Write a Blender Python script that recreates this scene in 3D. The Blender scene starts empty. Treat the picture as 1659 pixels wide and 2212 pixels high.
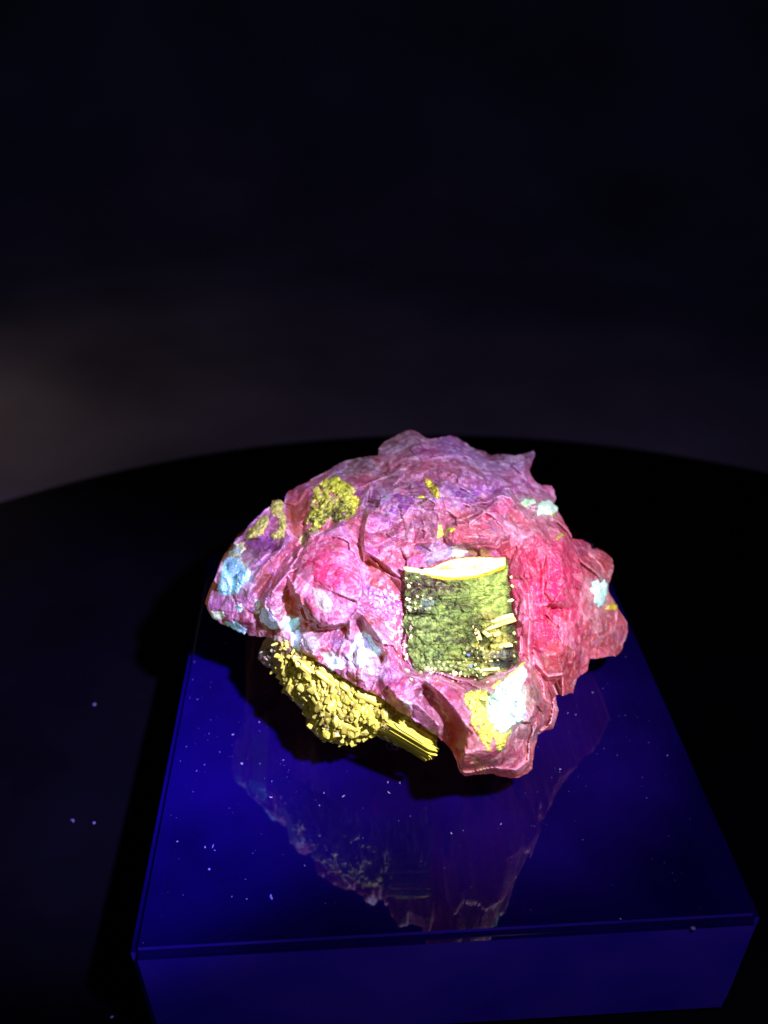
import bpy, bmesh, math, random
import numpy as np
from mathutils import Vector, Matrix, kdtree
from mathutils.geometry import delaunay_2d_cdt

random.seed(7)
RNG = np.random.default_rng(11)
scene = bpy.context.scene

# ------------------------------------------------------------------ camera
CAM = np.array([-0.013811, -0.073911, 0.129124])
EUL = (0.986408, 0.0060263, -0.0548813)
FOC = 1845.45            # focal length in units of a 1659 wide picture
cd = bpy.data.cameras.new('camera')
cam = bpy.data.objects.new('camera', cd)
scene.collection.objects.link(cam)
cam.location = CAM
cam.rotation_euler = EUL
cd.sensor_fit = 'HORIZONTAL'
cd.sensor_width = 36.0
cd.lens = 36.0 * FOC / 1659.0
cd.clip_start = 0.005
cd.clip_end = 50
cd.dof.use_dof = True
cd.dof.focus_distance = 0.146
cd.dof.aperture_fstop = (cd.lens * 1e-3) / 0.0020
scene.camera = cam

# ------------------------------------------------------------------ world, lamps, exposure
w = bpy.data.worlds.new('World')
scene.world = w
w.use_nodes = True
w.node_tree.nodes['Background'].inputs[0].default_value = (0.30, 0.36, 1.0, 1)
w.node_tree.nodes['Background'].inputs[1].default_value = 0.017


def spot(name, loc, target, power, color, size, blend, radius):
    l = bpy.data.lights.new(name, 'SPOT')
    l.energy = power
    l.color = color
    l.spot_size = math.radians(size)
    l.spot_blend = blend
    l.shadow_soft_size = radius
    o = bpy.data.objects.new(name, l)
    o.location = loc
    o.rotation_euler = (Vector(target) - Vector(loc)).to_track_quat('-Z', 'Y').to_euler()
    scene.collection.objects.link(o)
    return o


TORCH = (0.036, -0.055, 0.158)
# one hand torch: white-violet core, violet shoulder lying to one side, weak wide halo
spot('torch_core', TORCH, (0.010, 0.040, 0.028), 2.75, (1.0, 0.86, 0.80), 35, 1.0, 0.0035)
spot('torch_shoulder', TORCH, (-0.062, 0.058, 0.000), 5.4, (0.40, 0.28, 1.0), 33, 1.0, 0.0035)
spot('torch_halo', TORCH, (0.000, 0.050, 0.010), 0.24, (0.58, 0.42, 1.0), 100, 0.8, 0.0035)
spot('room_glow', (-0.20, 0.262, 0.045), (-0.19, 0.262, -0.05), 0.028, (1.0, 0.76, 0.58), 160, 0.5, 0.02)

scene.view_settings.view_transform = 'Standard'
scene.view_settings.look = 'None'
scene.view_settings.gamma = 1
scene.view_settings.exposure = 0
scene.view_settings.use_curve_mapping = False
scene.cycles.max_bounces = 10
scene.cycles.transmission_bounces = 8
scene.cycles.glossy_bounces = 6
scene.cycles.sample_clamp_indirect = 4

# ------------------------------------------------------------------ helpers
ROT = np.array(cam.rotation_euler.to_matrix())


def zray(zx, zy):
    """direction of sight through a point of the survey picture (vectorised)"""
    u = 411.4 + np.asarray(zx, float) * 0.5952
    v = 905.1 + np.asarray(zy, float) * 0.5952
    d = np.stack([(u - 829.5) / FOC, -(v - 1106) / FOC, -np.ones_like(u)], -1)
    return d @ ROT.T


def at_y(zx, zy, y):
    d = zray(zx, zy)
    t = (np.asarray(y) - CAM[1]) / d[..., 1]
    return CAM + d * t[..., None]


def at_z(zx, zy, z):
    d = zray(zx, zy)
    t = (z - CAM[2]) / d[..., 2]
    return CAM + d * np.asarray(t)[..., None]


def hsh(ix, iy, iz, seed):
    n = (ix.astype(np.int64) * 374761393 + iy.astype(np.int64) * 668265263
         + iz.astype(np.int64) * 2147483647 + seed * 1274126177) & 0xffffffff
    n = ((n ^ (n >> 13)) * 1274126177) & 0xffffffff
    n = n ^ (n >> 16)
    return (n & 0xffff) / 65535.0


def vnoise(p, seed=0):
    i = np.floor(p)
    f = p - i
    f = f * f * f * (f * (f * 6 - 15) + 10)
    i = i.astype(np.int64)
    r = 0
    for dx in (0, 1):
        wx = f[:, 0] if dx else 1 - f[:, 0]
        for dy in (0, 1):
            wy = f[:, 1] if dy else 1 - f[:, 1]
            for dz in (0, 1):
                wz = f[:, 2] if dz else 1 - f[:, 2]
                r = r + wx * wy * wz * hsh(i[:, 0] + dx, i[:, 1] + dy, i[:, 2] + dz, seed)
    return r * 2 - 1


def fbm(p, scale, octv=4, seed=0, gain=0.5):
    r, a = 0, 1.0
    q = p * scale
    for k in range(octv):
        r = r + a * vnoise(q + k * 17.3, seed + k)
        q = q * 2.03
        a *= gain
    return r


def ridged(p, scale, octv=3, seed=0):
    r, a = 0, 1.0
    q = p * scale
    for k in range(octv):
        r = r + a * (1 - np.abs(vnoise(q + k * 9.1, seed + k)) * 2)
        q = q * 2.1
        a *= 0.5
    return r / 1.75


def sstep(a, b, x):
    t = np.clip((x - a) / (b - a), 0, 1)
    return t * t * (3 - 2 * t)


def facets(p, cell, seed, tilt, warp=0.07, stria=0.0):
    """broken cleavage faces: every cell is a flat face with its own tilt, height and fine striae"""
    r = np.random.default_rng(seed)
    ext = np.sort(p.max(0) - p.min(0))[::-1]
    n = int(1.3 * ext[0] * ext[1] / cell ** 2) + 8
    s = p[r.integers(0, len(p), n)] + r.normal(size=(n, 3)) * cell * 0.3
    # three cleavage directions, each face leaning on one of them
    cleave = np.array([(0.80, -0.35, 0.48), (-0.62, -0.55, 0.56), (0.10, -0.45, -0.88)])
    dirs = cleave[r.integers(0, 3, len(s))] * r.choice([-1, 1], (len(s), 1)) + r.normal(size=(len(s), 3)) * 0.35
    dirs /= np.linalg.norm(dirs, axis=1)[:, None]
    sd = r.normal(size=(len(s), 3))
    sd /= np.linalg.norm(sd, axis=1)[:, None]
    hgt = r.uniform(-1, 1, len(s))
    kd = kdtree.KDTree(len(s))
    for i, c in enumerate(s):
        kd.insert(c, i)
    kd.balance()
    q = p + np.stack([fbm(p, 1 / cell, 2, seed + 5), fbm(p, 1 / cell, 2, seed + 6), fbm(p, 1 / cell, 2, seed + 7)], 1) * cell * warp
    idx = np.empty(len(q), int)
    gap = np.empty(len(q))
    for k, c in enumerate(q):
        (_, i0, a0), (_, _, a1) = kd.find_n(c, 2)
        idx[k] = i0
        gap[k] = (a1 - a0) / cell
    h = ((q - s[idx]) * dirs[idx]).sum(1) / cell * tilt + hgt[idx] * 0.35
    if stria:
        v = (p * sd[idx]).sum(1)
        h = h + stria * fbm(np.stack([v, idx * 0.37e-3, v * 0], 1), 1400, 3, seed + 9, 0.6)
    return h, hgt[idx], gap


def lin(r, g, b):
    f = lambda c: ((c / 255 + 0.055) / 1.055) ** 2.4 if c > 10 else c / 255 / 12.92
    return np.array([f(r), f(g), f(b)])


def roughen(poly, amp=3.0, step=5.0, seed=0, scale=0.03):
    """a closed outline resampled and given an uneven, chipped edge"""
    P = np.array(poly, float)
    Q = np.roll(P, -1, 0)
    out = []
    for a, b in zip(P, Q):
        L = np.hypot(*(b - a))
        n = max(1, int(L / step))
        for k in range(n):
            out.append(a + (b - a) * k / n)
    out = np.array(out)
    p3 = np.concatenate([out, np.zeros((len(out), 1))], 1)
    out = out + amp * np.stack([fbm(p3, scale, 3, seed), fbm(p3, scale, 3, seed + 40)], 1)
    return out


def inside(poly, X, Y):
    """even-odd test, vectorised"""
    r = np.zeros(X.shape, bool)
    P = np.asarray(poly, float)
    bx = (X >= P[:, 0].min()) & (X <= P[:, 0].max()) & (Y >= P[:, 1].min()) & (Y <= P[:, 1].max())
    x, y = X[bx], Y[bx]
    c = np.zeros(x.shape, bool)
    for (x1, y1), (x2, y2) in zip(P, np.roll(P, -1, 0)):
        if y1 == y2:
            continue
        m = ((y1 > y) != (y2 > y))
        c ^= m & (x < (x2 - x1) * (y - y1) / (y2 - y1) + x1)
    r[bx] = c
    return r


def dense(poly, step=1.0):
    P = np.asarray(poly, float)
    out = []
    for a, b in zip(P, np.roll(P, -1, 0)):
        n = max(1, int(np.hypot(*(b - a)) / step))
        out.append(a + (b - a) * np.arange(n)[:, None] / n)
    return np.concatenate(out)


def edge_find(poly, x, y):
    """distance to an outline and the closest point on it"""
    D = dense(poly)
    kd = kdtree.KDTree(len(D))
    for i, c in enumerate(D):
        kd.insert((c[0], c[1], 0), i)
    kd.balance()
    dist = np.empty(len(x))
    idx = np.empty(len(x), int)
    for k in range(len(x)):
        _, j, dd = kd.find((x[k], y[k], 0))
        dist[k] = dd
        idx[k] = j
    return dist, D[idx]


def base_y(zx, zy):
    v = 905.1 + np.asarray(zy, float) * 0.5952
    u = 411.4 + np.asarray(zx, float) * 0.5952
    y = np.interp(v, [900, 935, 1100, 1245, 1460, 1700], [0.086, 0.083, 0.060, 0.043, 0.031, 0.0185])
    return y + 0.014 * ((u - 880) / 450) ** 2


def tin(points, lines, X, Y):
    """heights of the creased surface through surveyed points (ridge and valley lines kept)"""
    vs = [Vector((p[0], p[1])) for p in points]
    vo, ed, fa, ov, oe, of = delaunay_2d_cdt(vs, lines, [], 0, 1e-4)
    h = np.array([points[o[0]][2] if o else 0.0 for o in ov])
    V = np.array([(v.x, v.y) for v in vo])
    out = np.zeros(X.shape)
    x0, y0 = X[0, 0], Y[0, 0]
    sx, sy = X[0, 1] - x0, Y[1, 0] - y0
    for f in fa:
        if len(f) != 3:
            continue
        a, b, c = V[list(f)]
        i0 = max(0, int((min(a[0], b[0], c[0]) - x0) / sx) - 1)
        i1 = min(X.shape[1], int((max(a[0], b[0], c[0]) - x0) / sx) + 2)
        j0 = max(0, int((min(a[1], b[1], c[1]) - y0) / sy) - 1)
        j1 = min(X.shape[0], int((max(a[1], b[1], c[1]) - y0) / sy) + 2)
        if i1 <= i0 or j1 <= j0:
            continue
        x, y = X[j0:j1, i0:i1], Y[j0:j1, i0:i1]
        det = (b[1] - c[1]) * (a[0] - c[0]) + (c[0] - b[0]) * (a[1] - c[1])
        if abs(det) < 1e-9:
            continue
        l1 = ((b[1] - c[1]) * (x - c[0]) + (c[0] - b[0]) * (y - c[1])) / det
        l2 = ((c[1] - a[1]) * (x - c[0]) + (a[0] - c[0]) * (y - c[1])) / det
        l3 = 1 - l1 - l2
        m = (l1 >= -1e-6) & (l2 >= -1e-6) & (l3 >= -1e-6)
        out[j0:j1, i0:i1][m] = (l1 * h[f[0]] + l2 * h[f[1]] + l3 * h[f[2]])[m]
    return out


def blur(a, n=1):
    for _ in range(n):
        p = np.pad(a, 1, mode='edge')
        a = (p[:-2, 1:-1] + p[2:, 1:-1] + p[1:-1, :-2] + p[1:-1, 2:] + 4 * a) / 8
    return a


def sheet(name, poly, depth_fn, thick_fn, color_fn, mat, step=3.0, parent=None, floor=None, level=None):
    """a closed solid: the surveyed front face, and a back face that lies behind it
    by a thickness that grows inward from the outline"""
    P = np.asarray(poly, float)
    xs = np.arange(P[:, 0].min() - 2 * step, P[:, 0].max() + 3 * step, step)
    ys = np.arange(P[:, 1].min() - 2 * step, P[:, 1].max() + 3 * step, step)
    X, Y = np.meshgrid(xs, ys)
    ins = inside(P, X, Y)
    d, near = edge_find(P, X.ravel(), Y.ravel())
    d = d.reshape(X.shape)
    near = near.reshape(X.shape + (2,))
    snap = d < 0.62 * step
    X = np.where(snap, near[..., 0], X)
    Y = np.where(snap, near[..., 1], Y)
    ok = ins | snap
    q = ok[:-1, :-1] & ok[1:, :-1] & ok[:-1, 1:] & ok[1:, 1:]
    # a quad made of snapped corners only is outside as often as inside
    q &= (ins & ~snap)[:-1, :-1] | (ins & ~snap)[1:, :-1] | (ins & ~snap)[:-1, 1:] | (ins & ~snap)[1:, 1:]
    used = np.zeros(X.shape, bool)
    cnt = np.zeros(X.shape, int)
    for a in (slice(None, -1), slice(1, None)):
        for b in (slice(None, -1), slice(1, None)):
            used[a, b] |= q
            cnt[a, b] += q
    rim = used & (cnt < 4)
    x, y = X[used], Y[used]
    dd = np.where(rim, 0, d)[used]
    fy = depth_fn(x, y, dd)
    front = at_y(x, y, fy)
    by = fy + thick_fn(x, y, dd)
    back = at_y(x, y, by)
    if level is not None:
        wl = level(x, y)[:, None]
        flat = front + (by - fy)[:, None] * np.array([0.0, 0.62, -0.10])
        back = back * (1 - wl) + flat * wl
    if floor is not None:
        low = back[:, 2] < floor
        bz = at_z(x, y, floor)
        back = np.where(low[:, None], bz, back)
        # never in front of the front face
    jit = np.stack([fbm(back, 330, 3, 811), fbm(back, 330, 3, 812), 0.3 * fbm(back, 330, 3, 813)], 1)
    back = back + jit * 0.0016 * sstep(0, 60, dd)[:, None]
    if floor is not None:
        back[:, 2] = np.maximum(back[:, 2], floor)
    n = len(x)
    fid = -np.ones(X.shape, int)
    fid[used] = np.arange(n)
    inn = (~rim)[used]
    bid_l = np.arange(n)
    bid_l[inn] = n + np.arange(inn.sum())
    bid = -np.ones(X.shape, int)
    bid[used] = bid_l
    verts = np.concatenate([front, back[inn]])
    jj, ii = np.nonzero(q)
    A, B, C_, D_ = fid[jj, ii], fid[jj, ii + 1], fid[jj + 1, ii + 1], fid[jj + 1, ii]
    f1 = np.stack([A, D_, C_, B], 1)
    A, B, C_, D_ = bid[jj, ii], bid[jj, ii + 1], bid[jj + 1, ii + 1], bid[jj + 1, ii]
    f2 = np.stack([A, B, C_, D_], 1)
    same = (f1[:, ::-1] == np.roll(f2, 0, 1)).all(1)
    faces = np.concatenate([f1, f2])
    me = bpy.data.meshes.new(name)
    me.vertices.add(len(verts))
    me.vertices.foreach_set('co', verts.astype(np.float32).ravel())
    me.loops.add(faces.size)
    me.loops.foreach_set('vertex_index', faces.astype(np.int32).ravel())
    me.polygons.add(len(faces))
    me.polygons.foreach_set('loop_start', np.arange(0, faces.size, 4, dtype=np.int32))
    me.polygons.foreach_set('loop_total', np.full(len(faces), 4, np.int32))
    me.update(calc_edges=True)
    me.validate()
    if color_fn is not None:
        col = color_fn(x, y, front, dd)
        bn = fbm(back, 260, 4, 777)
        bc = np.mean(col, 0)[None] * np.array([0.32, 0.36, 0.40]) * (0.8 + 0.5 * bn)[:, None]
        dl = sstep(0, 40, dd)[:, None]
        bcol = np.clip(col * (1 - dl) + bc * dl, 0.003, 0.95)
        full = np.concatenate([col, bcol[inn]])
        ca = me.color_attributes.new('tone', 'FLOAT_COLOR', 'POINT')
        ca.data.foreach_set('color', np.concatenate([full, np.ones((len(full), 1))], 1).astype(np.float32).ravel())
    me.materials.append(mat)
    for pgn in me.polygons:
        pgn.use_smooth = True
    o = bpy.data.objects.new(name, me)
    scene.collection.objects.link(o)
    o.parent = parent
    return o


def new_mat(name):
    m = bpy.data.materials.new(name)
    m.use_nodes = True
    nt = m.node_tree
    b = nt.nodes['Principled BSDF']
    return m, nt, b


def mineral(name, attr=True, color=(0.5, 0.5, 0.5), rough=0.5, spec=0.4, sss=0.0, radius=(1, 0.25, 0.25), sscale=0.002,
            bump=0.3, bscale=2500, vary=0.25, bdist=0.0004, glow=0.0, gtint=(1.0, 0.55, 0.30)):
    m, nt, b = new_mat(name)
    N, L = nt.nodes, nt.links
    tc = N.new('ShaderNodeTexCoord')
    if attr:
        src = N.new('ShaderNodeAttribute')
        src.attribute_name = 'tone'
        out = src.outputs['Color']
    else:
        src = N.new('ShaderNodeRGB')
        src.outputs[0].default_value = (*color, 1)
        oi = N.new('ShaderNodeObjectInfo')
        hs = N.new('ShaderNodeHueSaturation')
        mr = N.new('ShaderNodeMapRange')
        mr.inputs[3].default_value = 0.45
        mr.inputs[4].default_value = 1.12
        L.new(oi.outputs['Random'], mr.inputs[0])
        L.new(mr.outputs[0], hs.inputs['Value'])
        L.new(src.outputs[0], hs.inputs['Color'])
        out = hs.outputs[0]
    no = N.new('ShaderNodeTexNoise')
    no.inputs['Scale'].default_value = bscale * 0.45
    no.inputs['Detail'].default_value = 4
    L.new(tc.outputs['Object'], no.inputs['Vector'])
    mr2 = N.new('ShaderNodeMapRange')
    mr2.inputs[1].default_value = 0.33
    mr2.inputs[2].default_value = 0.67
    mr2.inputs[3].default_value = 1 - vary
    mr2.inputs[4].default_value = 1 + vary
    L.new(no.outputs[0], mr2.inputs[0])
    mx = N.new('ShaderNodeVectorMath')
    mx.operation = 'SCALE'
    L.new(out, mx.inputs[0])
    L.new(mr2.outputs[0], mx.inputs['Scale'])
    L.new(mx.outputs[0], b.inputs['Base Color'])
    n2 = N.new('ShaderNodeTexNoise')
    n2.inputs['Scale'].default_value = bscale
    n2.inputs['Detail'].default_value = 5
    L.new(tc.outputs['Object'], n2.inputs['Vector'])
    bp = N.new('ShaderNodeBump')
    bp.inputs['Strength'].default_value = bump
    bp.inputs['Distance'].default_value = bdist
    L.new(n2.outputs[0], bp.inputs['Height'])
    L.new(bp.outputs[0], b.inputs['Normal'])
    b.inputs['Roughness'].default_value = rough
    b.inputs['Specular IOR Level'].default_value = spec
    if glow:
        # the mineral fluoresces faintly in the scattered ultraviolet
        gm = N.new('ShaderNodeVectorMath')
        gm.operation = 'MULTIPLY'
        gm.inputs[1].default_value = gtint
        L.new(mx.outputs[0], gm.inputs[0])
        L.new(gm.outputs[0], b.inputs['Emission Color'])
        b.inputs['Emission Strength'].default_value = glow
    if sss:
        b.inputs['Subsurface Weight'].default_value = sss
        b.inputs['Subsurface Radius'].default_value = radius
        b.inputs['Subsurface Scale'].default_value = sscale
    return m


def tag(o, label=None, cat=None, group=None, kind=None):
    if label: o['label'] = label
    if cat: o['category'] = cat
    if group: o['group'] = group
    if kind: o['kind'] = kind
    return o


# ------------------------------------------------------------------ the setting
ZB = -0.0282      # surface of the round platform; the top of the block is z = 0


def simple(name, color, rough, spec=0.3, noise=None):
    m, nt, b = new_mat(name)
    b.inputs['Base Color'].default_value = (*color, 1)
    b.inputs['Roughness'].default_value = rough
    b.inputs['Specular IOR Level'].default_value = spec
    if noise:
        N, L = nt.nodes, nt.links
        tc = N.new('ShaderNodeTexCoord')
        no = N.new('ShaderNodeTexNoise')
        no.inputs['Scale'].default_value = noise
        no.inputs['Detail'].default_value = 6
        L.new(tc.outputs['Object'], no.inputs['Vector'])
        rp = N.new('ShaderNodeValToRGB')
        rp.color_ramp.elements[0].position = 0.3
        rp.color_ramp.elements[1].position = 0.75
        rp.color_ramp.elements[0].color = (*[c * 0.6 for c in color], 1)
        rp.color_ramp.elements[1].color = (*[c * 1.4 for c in color], 1)
        L.new(no.outputs[0], rp.inputs[0])
        L.new(rp.outputs[0], b.inputs['Base Color'])
    return m


def mesh_obj(name, bm, mat, parent=None, smooth=False):
    me = bpy.data.meshes.new(name)
    bm.to_mesh(me)
    bm.free()
    me.materials.append(mat)
    if smooth:
        for p in me.polygons: p.use_smooth = True
    o = bpy.data.objects.new(name, me)
    scene.collection.objects.link(o)
    o.parent = parent
    return o


M_disk = simple('black_platform', (0.002, 0.002, 0.004), 0.6, 0.08, 60)
M_table = simple('grey_backdrop', (0.30, 0.27, 0.29), 0.85, 0.1, 9)

bm = bmesh.new()
bmesh.ops.create_cone(bm, cap_ends=True, segments=192, radius1=0.262, radius2=0.262, depth=0.020,
                      matrix=Matrix.Translation((0.004, -0.043, ZB - 0.010)))
bmesh.ops.bevel(bm, geom=[e for e in bm.edges if len(e.link_faces) == 2 and e.calc_face_angle() > 1], offset=0.0025, segments=3, affect='EDGES')
disk = mesh_obj('round_platform', bm, M_disk)
tag(disk, 'low round black platform under the clear block', 'platform')

# tabletop that sweeps up into the wall behind
bm = bmesh.new()
prof = [(-1.2, 0.0), (0.2, 0.0), (0.45, 0.0)] + [(0.45 + 0.25 * math.sin(a), 0.25 - 0.25 * math.cos(a)) for a in np.linspace(0.12, math.pi / 2, 14)] + [(0.70, 1.6)]
rows = [[bm.verts.new((x_, y_, ZB - 0.0205 + z_)) for x_ in (-2.0, 2.0)] for y_, z_ in prof]
for r0, r1 in zip(rows, rows[1:]):
    bm.faces.new((r0[0], r0[1], r1[1], r1[0]))
tag(mesh_obj('backdrop', bm, M_table, None, True), kind='structure')

# ------------------------------------------------------------------ the acrylic block
m, nt, b = new_mat('hazed_clear_acrylic')
N, L = nt.nodes, nt.links
b.inputs['Base Color'].default_value = (0.011, 0.002, 0.20, 1)
b.inputs['Roughness'].default_value = 0.035
b.inputs['IOR'].default_value = 1.5
b.inputs['Specular IOR Level'].default_value = 0.8
b.inputs['Transmission Weight'].default_value = 0.55
tc = N.new('ShaderNodeTexCoord')
no = N.new('ShaderNodeTexNoise')
no.inputs['Scale'].default_value = 55
no.inputs['Detail'].default_value = 7
L.new(tc.outputs['Object'], no.inputs['Vector'])
mr = N.new('ShaderNodeMapRange')
mr.inputs[1].default_value = 0.35
mr.inputs[2].default_value = 0.7
mr.inputs[3].default_value = 0.74
mr.inputs[4].default_value = 0.52
L.new(no.outputs[0], mr.inputs[0])
L.new(mr.outputs[0], b.inputs['Transmission Weight'])
M_block = m
W2, DEP, HGT = 0.05, 0.1058, 0.0279
bm = bmesh.new()
bmesh.ops.create_cube(bm, size=1, matrix=Matrix.Translation((0, DEP / 2, -HGT / 2)) @ Matrix.Diagonal((2 * W2, DEP, HGT, 1)))
bmesh.ops.bevel(bm, geom=list(bm.edges), offset=0.0013, segments=3, affect='EDGES')
edge_m = M_block.copy()
edge_m.name = 'glow_tinted_acrylic_side'  # sides coloured brighter to stand in for light scattered inside the block
eb = edge_m.node_tree.nodes['Principled BSDF']
for l_ in list(edge_m.node_tree.links):
    if l_.to_socket == eb.inputs['Transmission Weight']: edge_m.node_tree.links.remove(l_)
eb.inputs['Transmission Weight'].default_value = 0.1
eb.inputs['Roughness'].default_value = 0.16
eb.inputs['Base Color'].default_value = (0.16, 0.09, 0.92, 1)
en, el = edge_m.node_tree.nodes, edge_m.node_tree.links
etc = en.new('ShaderNodeTexCoord')
eno = en.new('ShaderNodeTexNoise')
eno.inputs['Scale'].default_value = 38
eno.inputs['Detail'].default_value = 5
el.new(etc.outputs['Object'], eno.inputs['Vector'])
erp = en.new('ShaderNodeValToRGB')
erp.color_ramp.elements[0].position = 0.35
erp.color_ramp.elements[1].position = 0.68
erp.color_ramp.elements[0].color = (0.05, 0.02, 0.80, 1)
erp.color_ramp.elements[1].color = (0.14, 0.07, 1.0, 1)
el.new(eno.outputs[0], erp.inputs[0])
el.new(erp.outputs[0], eb.inputs['Base Color'])
for f in bm.faces:
    if abs(f.normal.z) < 0.5: f.material_index = 1
block = mesh_obj('acrylic_block', bm, M_block)
block.data.materials.append(edge_m)
tag(block, 'clear square acrylic display block glowing violet under the mineral', 'display block')

# ------------------------------------------------------------------ the mineral specimen
rock = bpy.data.objects.new('mineral_specimen', None)
scene.collection.objects.link(rock)
rock.empty_display_size = 0.01
tag(rock, 'jagged pink mineral specimen with yellow crusts and a banded green crystal', 'mineral')

OUT = [(55, 670), (62, 650), (80, 636), (105, 622), (88, 585), (100, 550), (116, 520), (135, 495), (152, 470), (165, 440), (185, 425), (205, 392),
       (228, 368), (250, 350), (275, 325), (295, 305), (320, 291), (340, 305), (343, 282), (358, 262), (385, 245), (430, 225), (465, 205), (500, 186), (540, 160),
       (580, 147), (620, 140), (660, 133), (682, 130), (683, 108), (700, 88), (730, 68), (760, 52), (785, 42), (806, 40), (830, 52), (850, 66), (880, 74), (915, 68), (940, 62), (965, 66), (985, 78),
       (1010, 100), (1035, 110), (1060, 115), (1080, 126), (1105, 131), (1150, 130), (1200, 130), (1225, 122), (1248, 118), (1249, 140), (1236, 172), (1232, 195), (1250, 222), (1275, 240), (1308, 244),
       (1322, 262), (1326, 285), (1320, 312), (1338, 345), (1360, 375), (1376, 402), (1386, 436), (1420, 440), (1448, 452), (1458, 474), (1500, 484), (1528, 505), (1536, 535),
       (1528, 570), (1517, 600), (1516, 625), (1538, 660), (1552, 690), (1558, 722), (1584, 738), (1586, 765), (1578, 800), (1566, 845), (1545, 862), (1515, 860), (1480, 870), (1450, 872),
       (1444, 895), (1441, 912), (1415, 928), (1398, 955), (1390, 996), (1350, 1004), (1325, 1002), (1328, 1025), (1336, 1060), (1328, 1095), (1318, 1122), (1290, 1134), (1266, 1144), (1256, 1165),
       (1249, 1195), (1247, 1235), (1238, 1270), (1222, 1290), (1195, 1302), (1160, 1304), (1125, 1298), (1098, 1284), (1060, 1288), (1030, 1290), (1000, 1294), (980, 1282), (968, 1255), (958, 1225),
       (944, 1192), (905, 1160), (860, 1130), (812, 1095), (770, 1068), (735, 1045), (705, 1020), (680, 1004), (640, 990), (600, 968), (565, 945), (535, 925), (500, 905), (470, 885), (430, 868), (390, 852), (368, 830), (345, 803), (310, 797),
       (270, 790), (212, 785), (196, 770), (170, 764), (140, 754), (105, 742), (85, 718), (65, 700)]
OUTR = roughen(OUT, 3.2, 5, 3, 0.045)

# surveyed points of the broken surface: x, y, height in mm toward the viewer over the general swell
P = []
LN = []


def add(*pts, line=False):
    i0 = len(P)
    for a in pts:
        P.append(a)
    if line:
        for k in range(len(pts) - 1):
            LN.append((i0 + k, i0 + k + 1))


for i, (x, y) in enumerate(OUT):
    h = -3.0
    if y > 1000 and x > 930: h = 2.0
    elif y > 880 and x < 950: h = 3.6
    elif y > 790 and x < 480: h = 0.5
    elif 600 < y < 800 and x < 300: h = -2.5
    elif x > 1380 and y > 850: h = -0.5
    add((x, y, h))
for c in ((-200, -200), (1900, -200), (1900, 1600), (-200, 1600), (850, -200), (850, 1600), (-200, 700), (1900, 700)):
    add((*c, -6))
# top knob and ridge
add((735, 85, -1.2), (790, 72, 0), (840, 92, -0.5), (700, 140, -2.2), (760, 128, -0.3), (830, 118, 0.3))
add((690, 178, -2.5), (760, 150, 0.5), (850, 122, 1.0), (960, 150, 2.2), (1040, 200, 2.4), (1160, 235, 1.5), (1270, 262, -0.3), line=True)
add((940, 90, -0.8), (1000, 135, 0.6), (1090, 165, -1.0), (1160, 165, -1.2), (1220, 150, -1.6), (1200, 205, 0.2))
add((700, 215, 0.8), (760, 200, 1.8), (850, 190, 2.8), (930, 195, 3.0), (880, 235, 2.4), (800, 250, 2.0), (1010, 250, 2.0), (1100, 262, 1.4), (1180, 285, 1.2))
add((940, 212, 3.0), (958, 200, 3.2), (955, 222, 1.6))
# terrace and the fluted step below it
add((628, 300, 2.2), (690, 292, 3.0), (760, 284, 3.6), (830, 282, 4.2), (890, 288, 5.0), (960, 300, 4.2), (1020, 310, 3.4), line=True)
add((640, 330, 2.0), (700, 345, 2.2), (780, 350, 2.8), (860, 352, 3.4), (930, 368, 2.2), (1000, 345, 3.0))
add((660, 470, 3.4), (740, 470, 4.0), (800, 455, 4.4), (860, 445, 4.2), (915, 420, 2.2), (930, 450, 2.0))
# pink humps on the right of it
add((1010, 385, 4.4), (1070, 330, 4.6), (1125, 285, 5.2), (1165, 295, 4.6), (1195, 335, 3.4), line=True)
add((940, 400, 4.6), (1000, 425, 5.2), (1080, 430, 5.4), (1150, 410, 5.0), (1100, 360, 5.2), (1185, 380, 3.2))
add((930, 440, 3.4), (960, 456, 3.2), (1020, 462, 3.0), (1090, 468, 2.8), (1110, 462, 2.8), line=True)
add((935, 472, 1.8), (1000, 480, 1.2), (1080, 486, 1.0), (860, 478, 2.2), (840, 510, 1.0), (900, 515, 0.6))
add((1230, 330, 2.2), (1275, 318, 3.0), (1305, 320, 1.6), (1240, 390, 3.6), (1290, 385, 3.2), (1330, 390, 1.8), (1200, 430, 3.6), (1260, 440, 4.4))
# crystal socket
add((770, 560, 1.5), (770, 650, 1.2), (775, 800, 1.2), (800, 900, 1.5), (815, 640, -3), (900, 600, -4), (1000, 600, -4), (1100, 600, -4), (1140, 640, -2.5), (820, 800, -3), (950, 780, -4), (1100, 780, -4), (1165, 800, -2),
    (830, 900, -1.5), (950, 890, -3), (1060, 890, -3), (1150, 880, -1.0), (1000, 530, -1))
# wall right of the crystal
add((1115, 470, 2.4), (1153, 500, 1.6), (1168, 600, 1.0), (1182, 720, 1.0), (1192, 840, 1.4), (1212, 880, 2.2), line=True)
add((1200, 500, 3.8), (1225, 600, 3.8), (1232, 720, 3.8), (1228, 820, 3.8), (1232, 870, 3.4), line=True)
add((1262, 520, 2.2), (1262, 600, 1.6), (1252, 700, 3.0), (1248, 800, 2.6), (1242, 850, 0.0), (1250, 905, -0.5), (1296, 955, -1.2), (1320, 995, -3), line=True)
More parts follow.
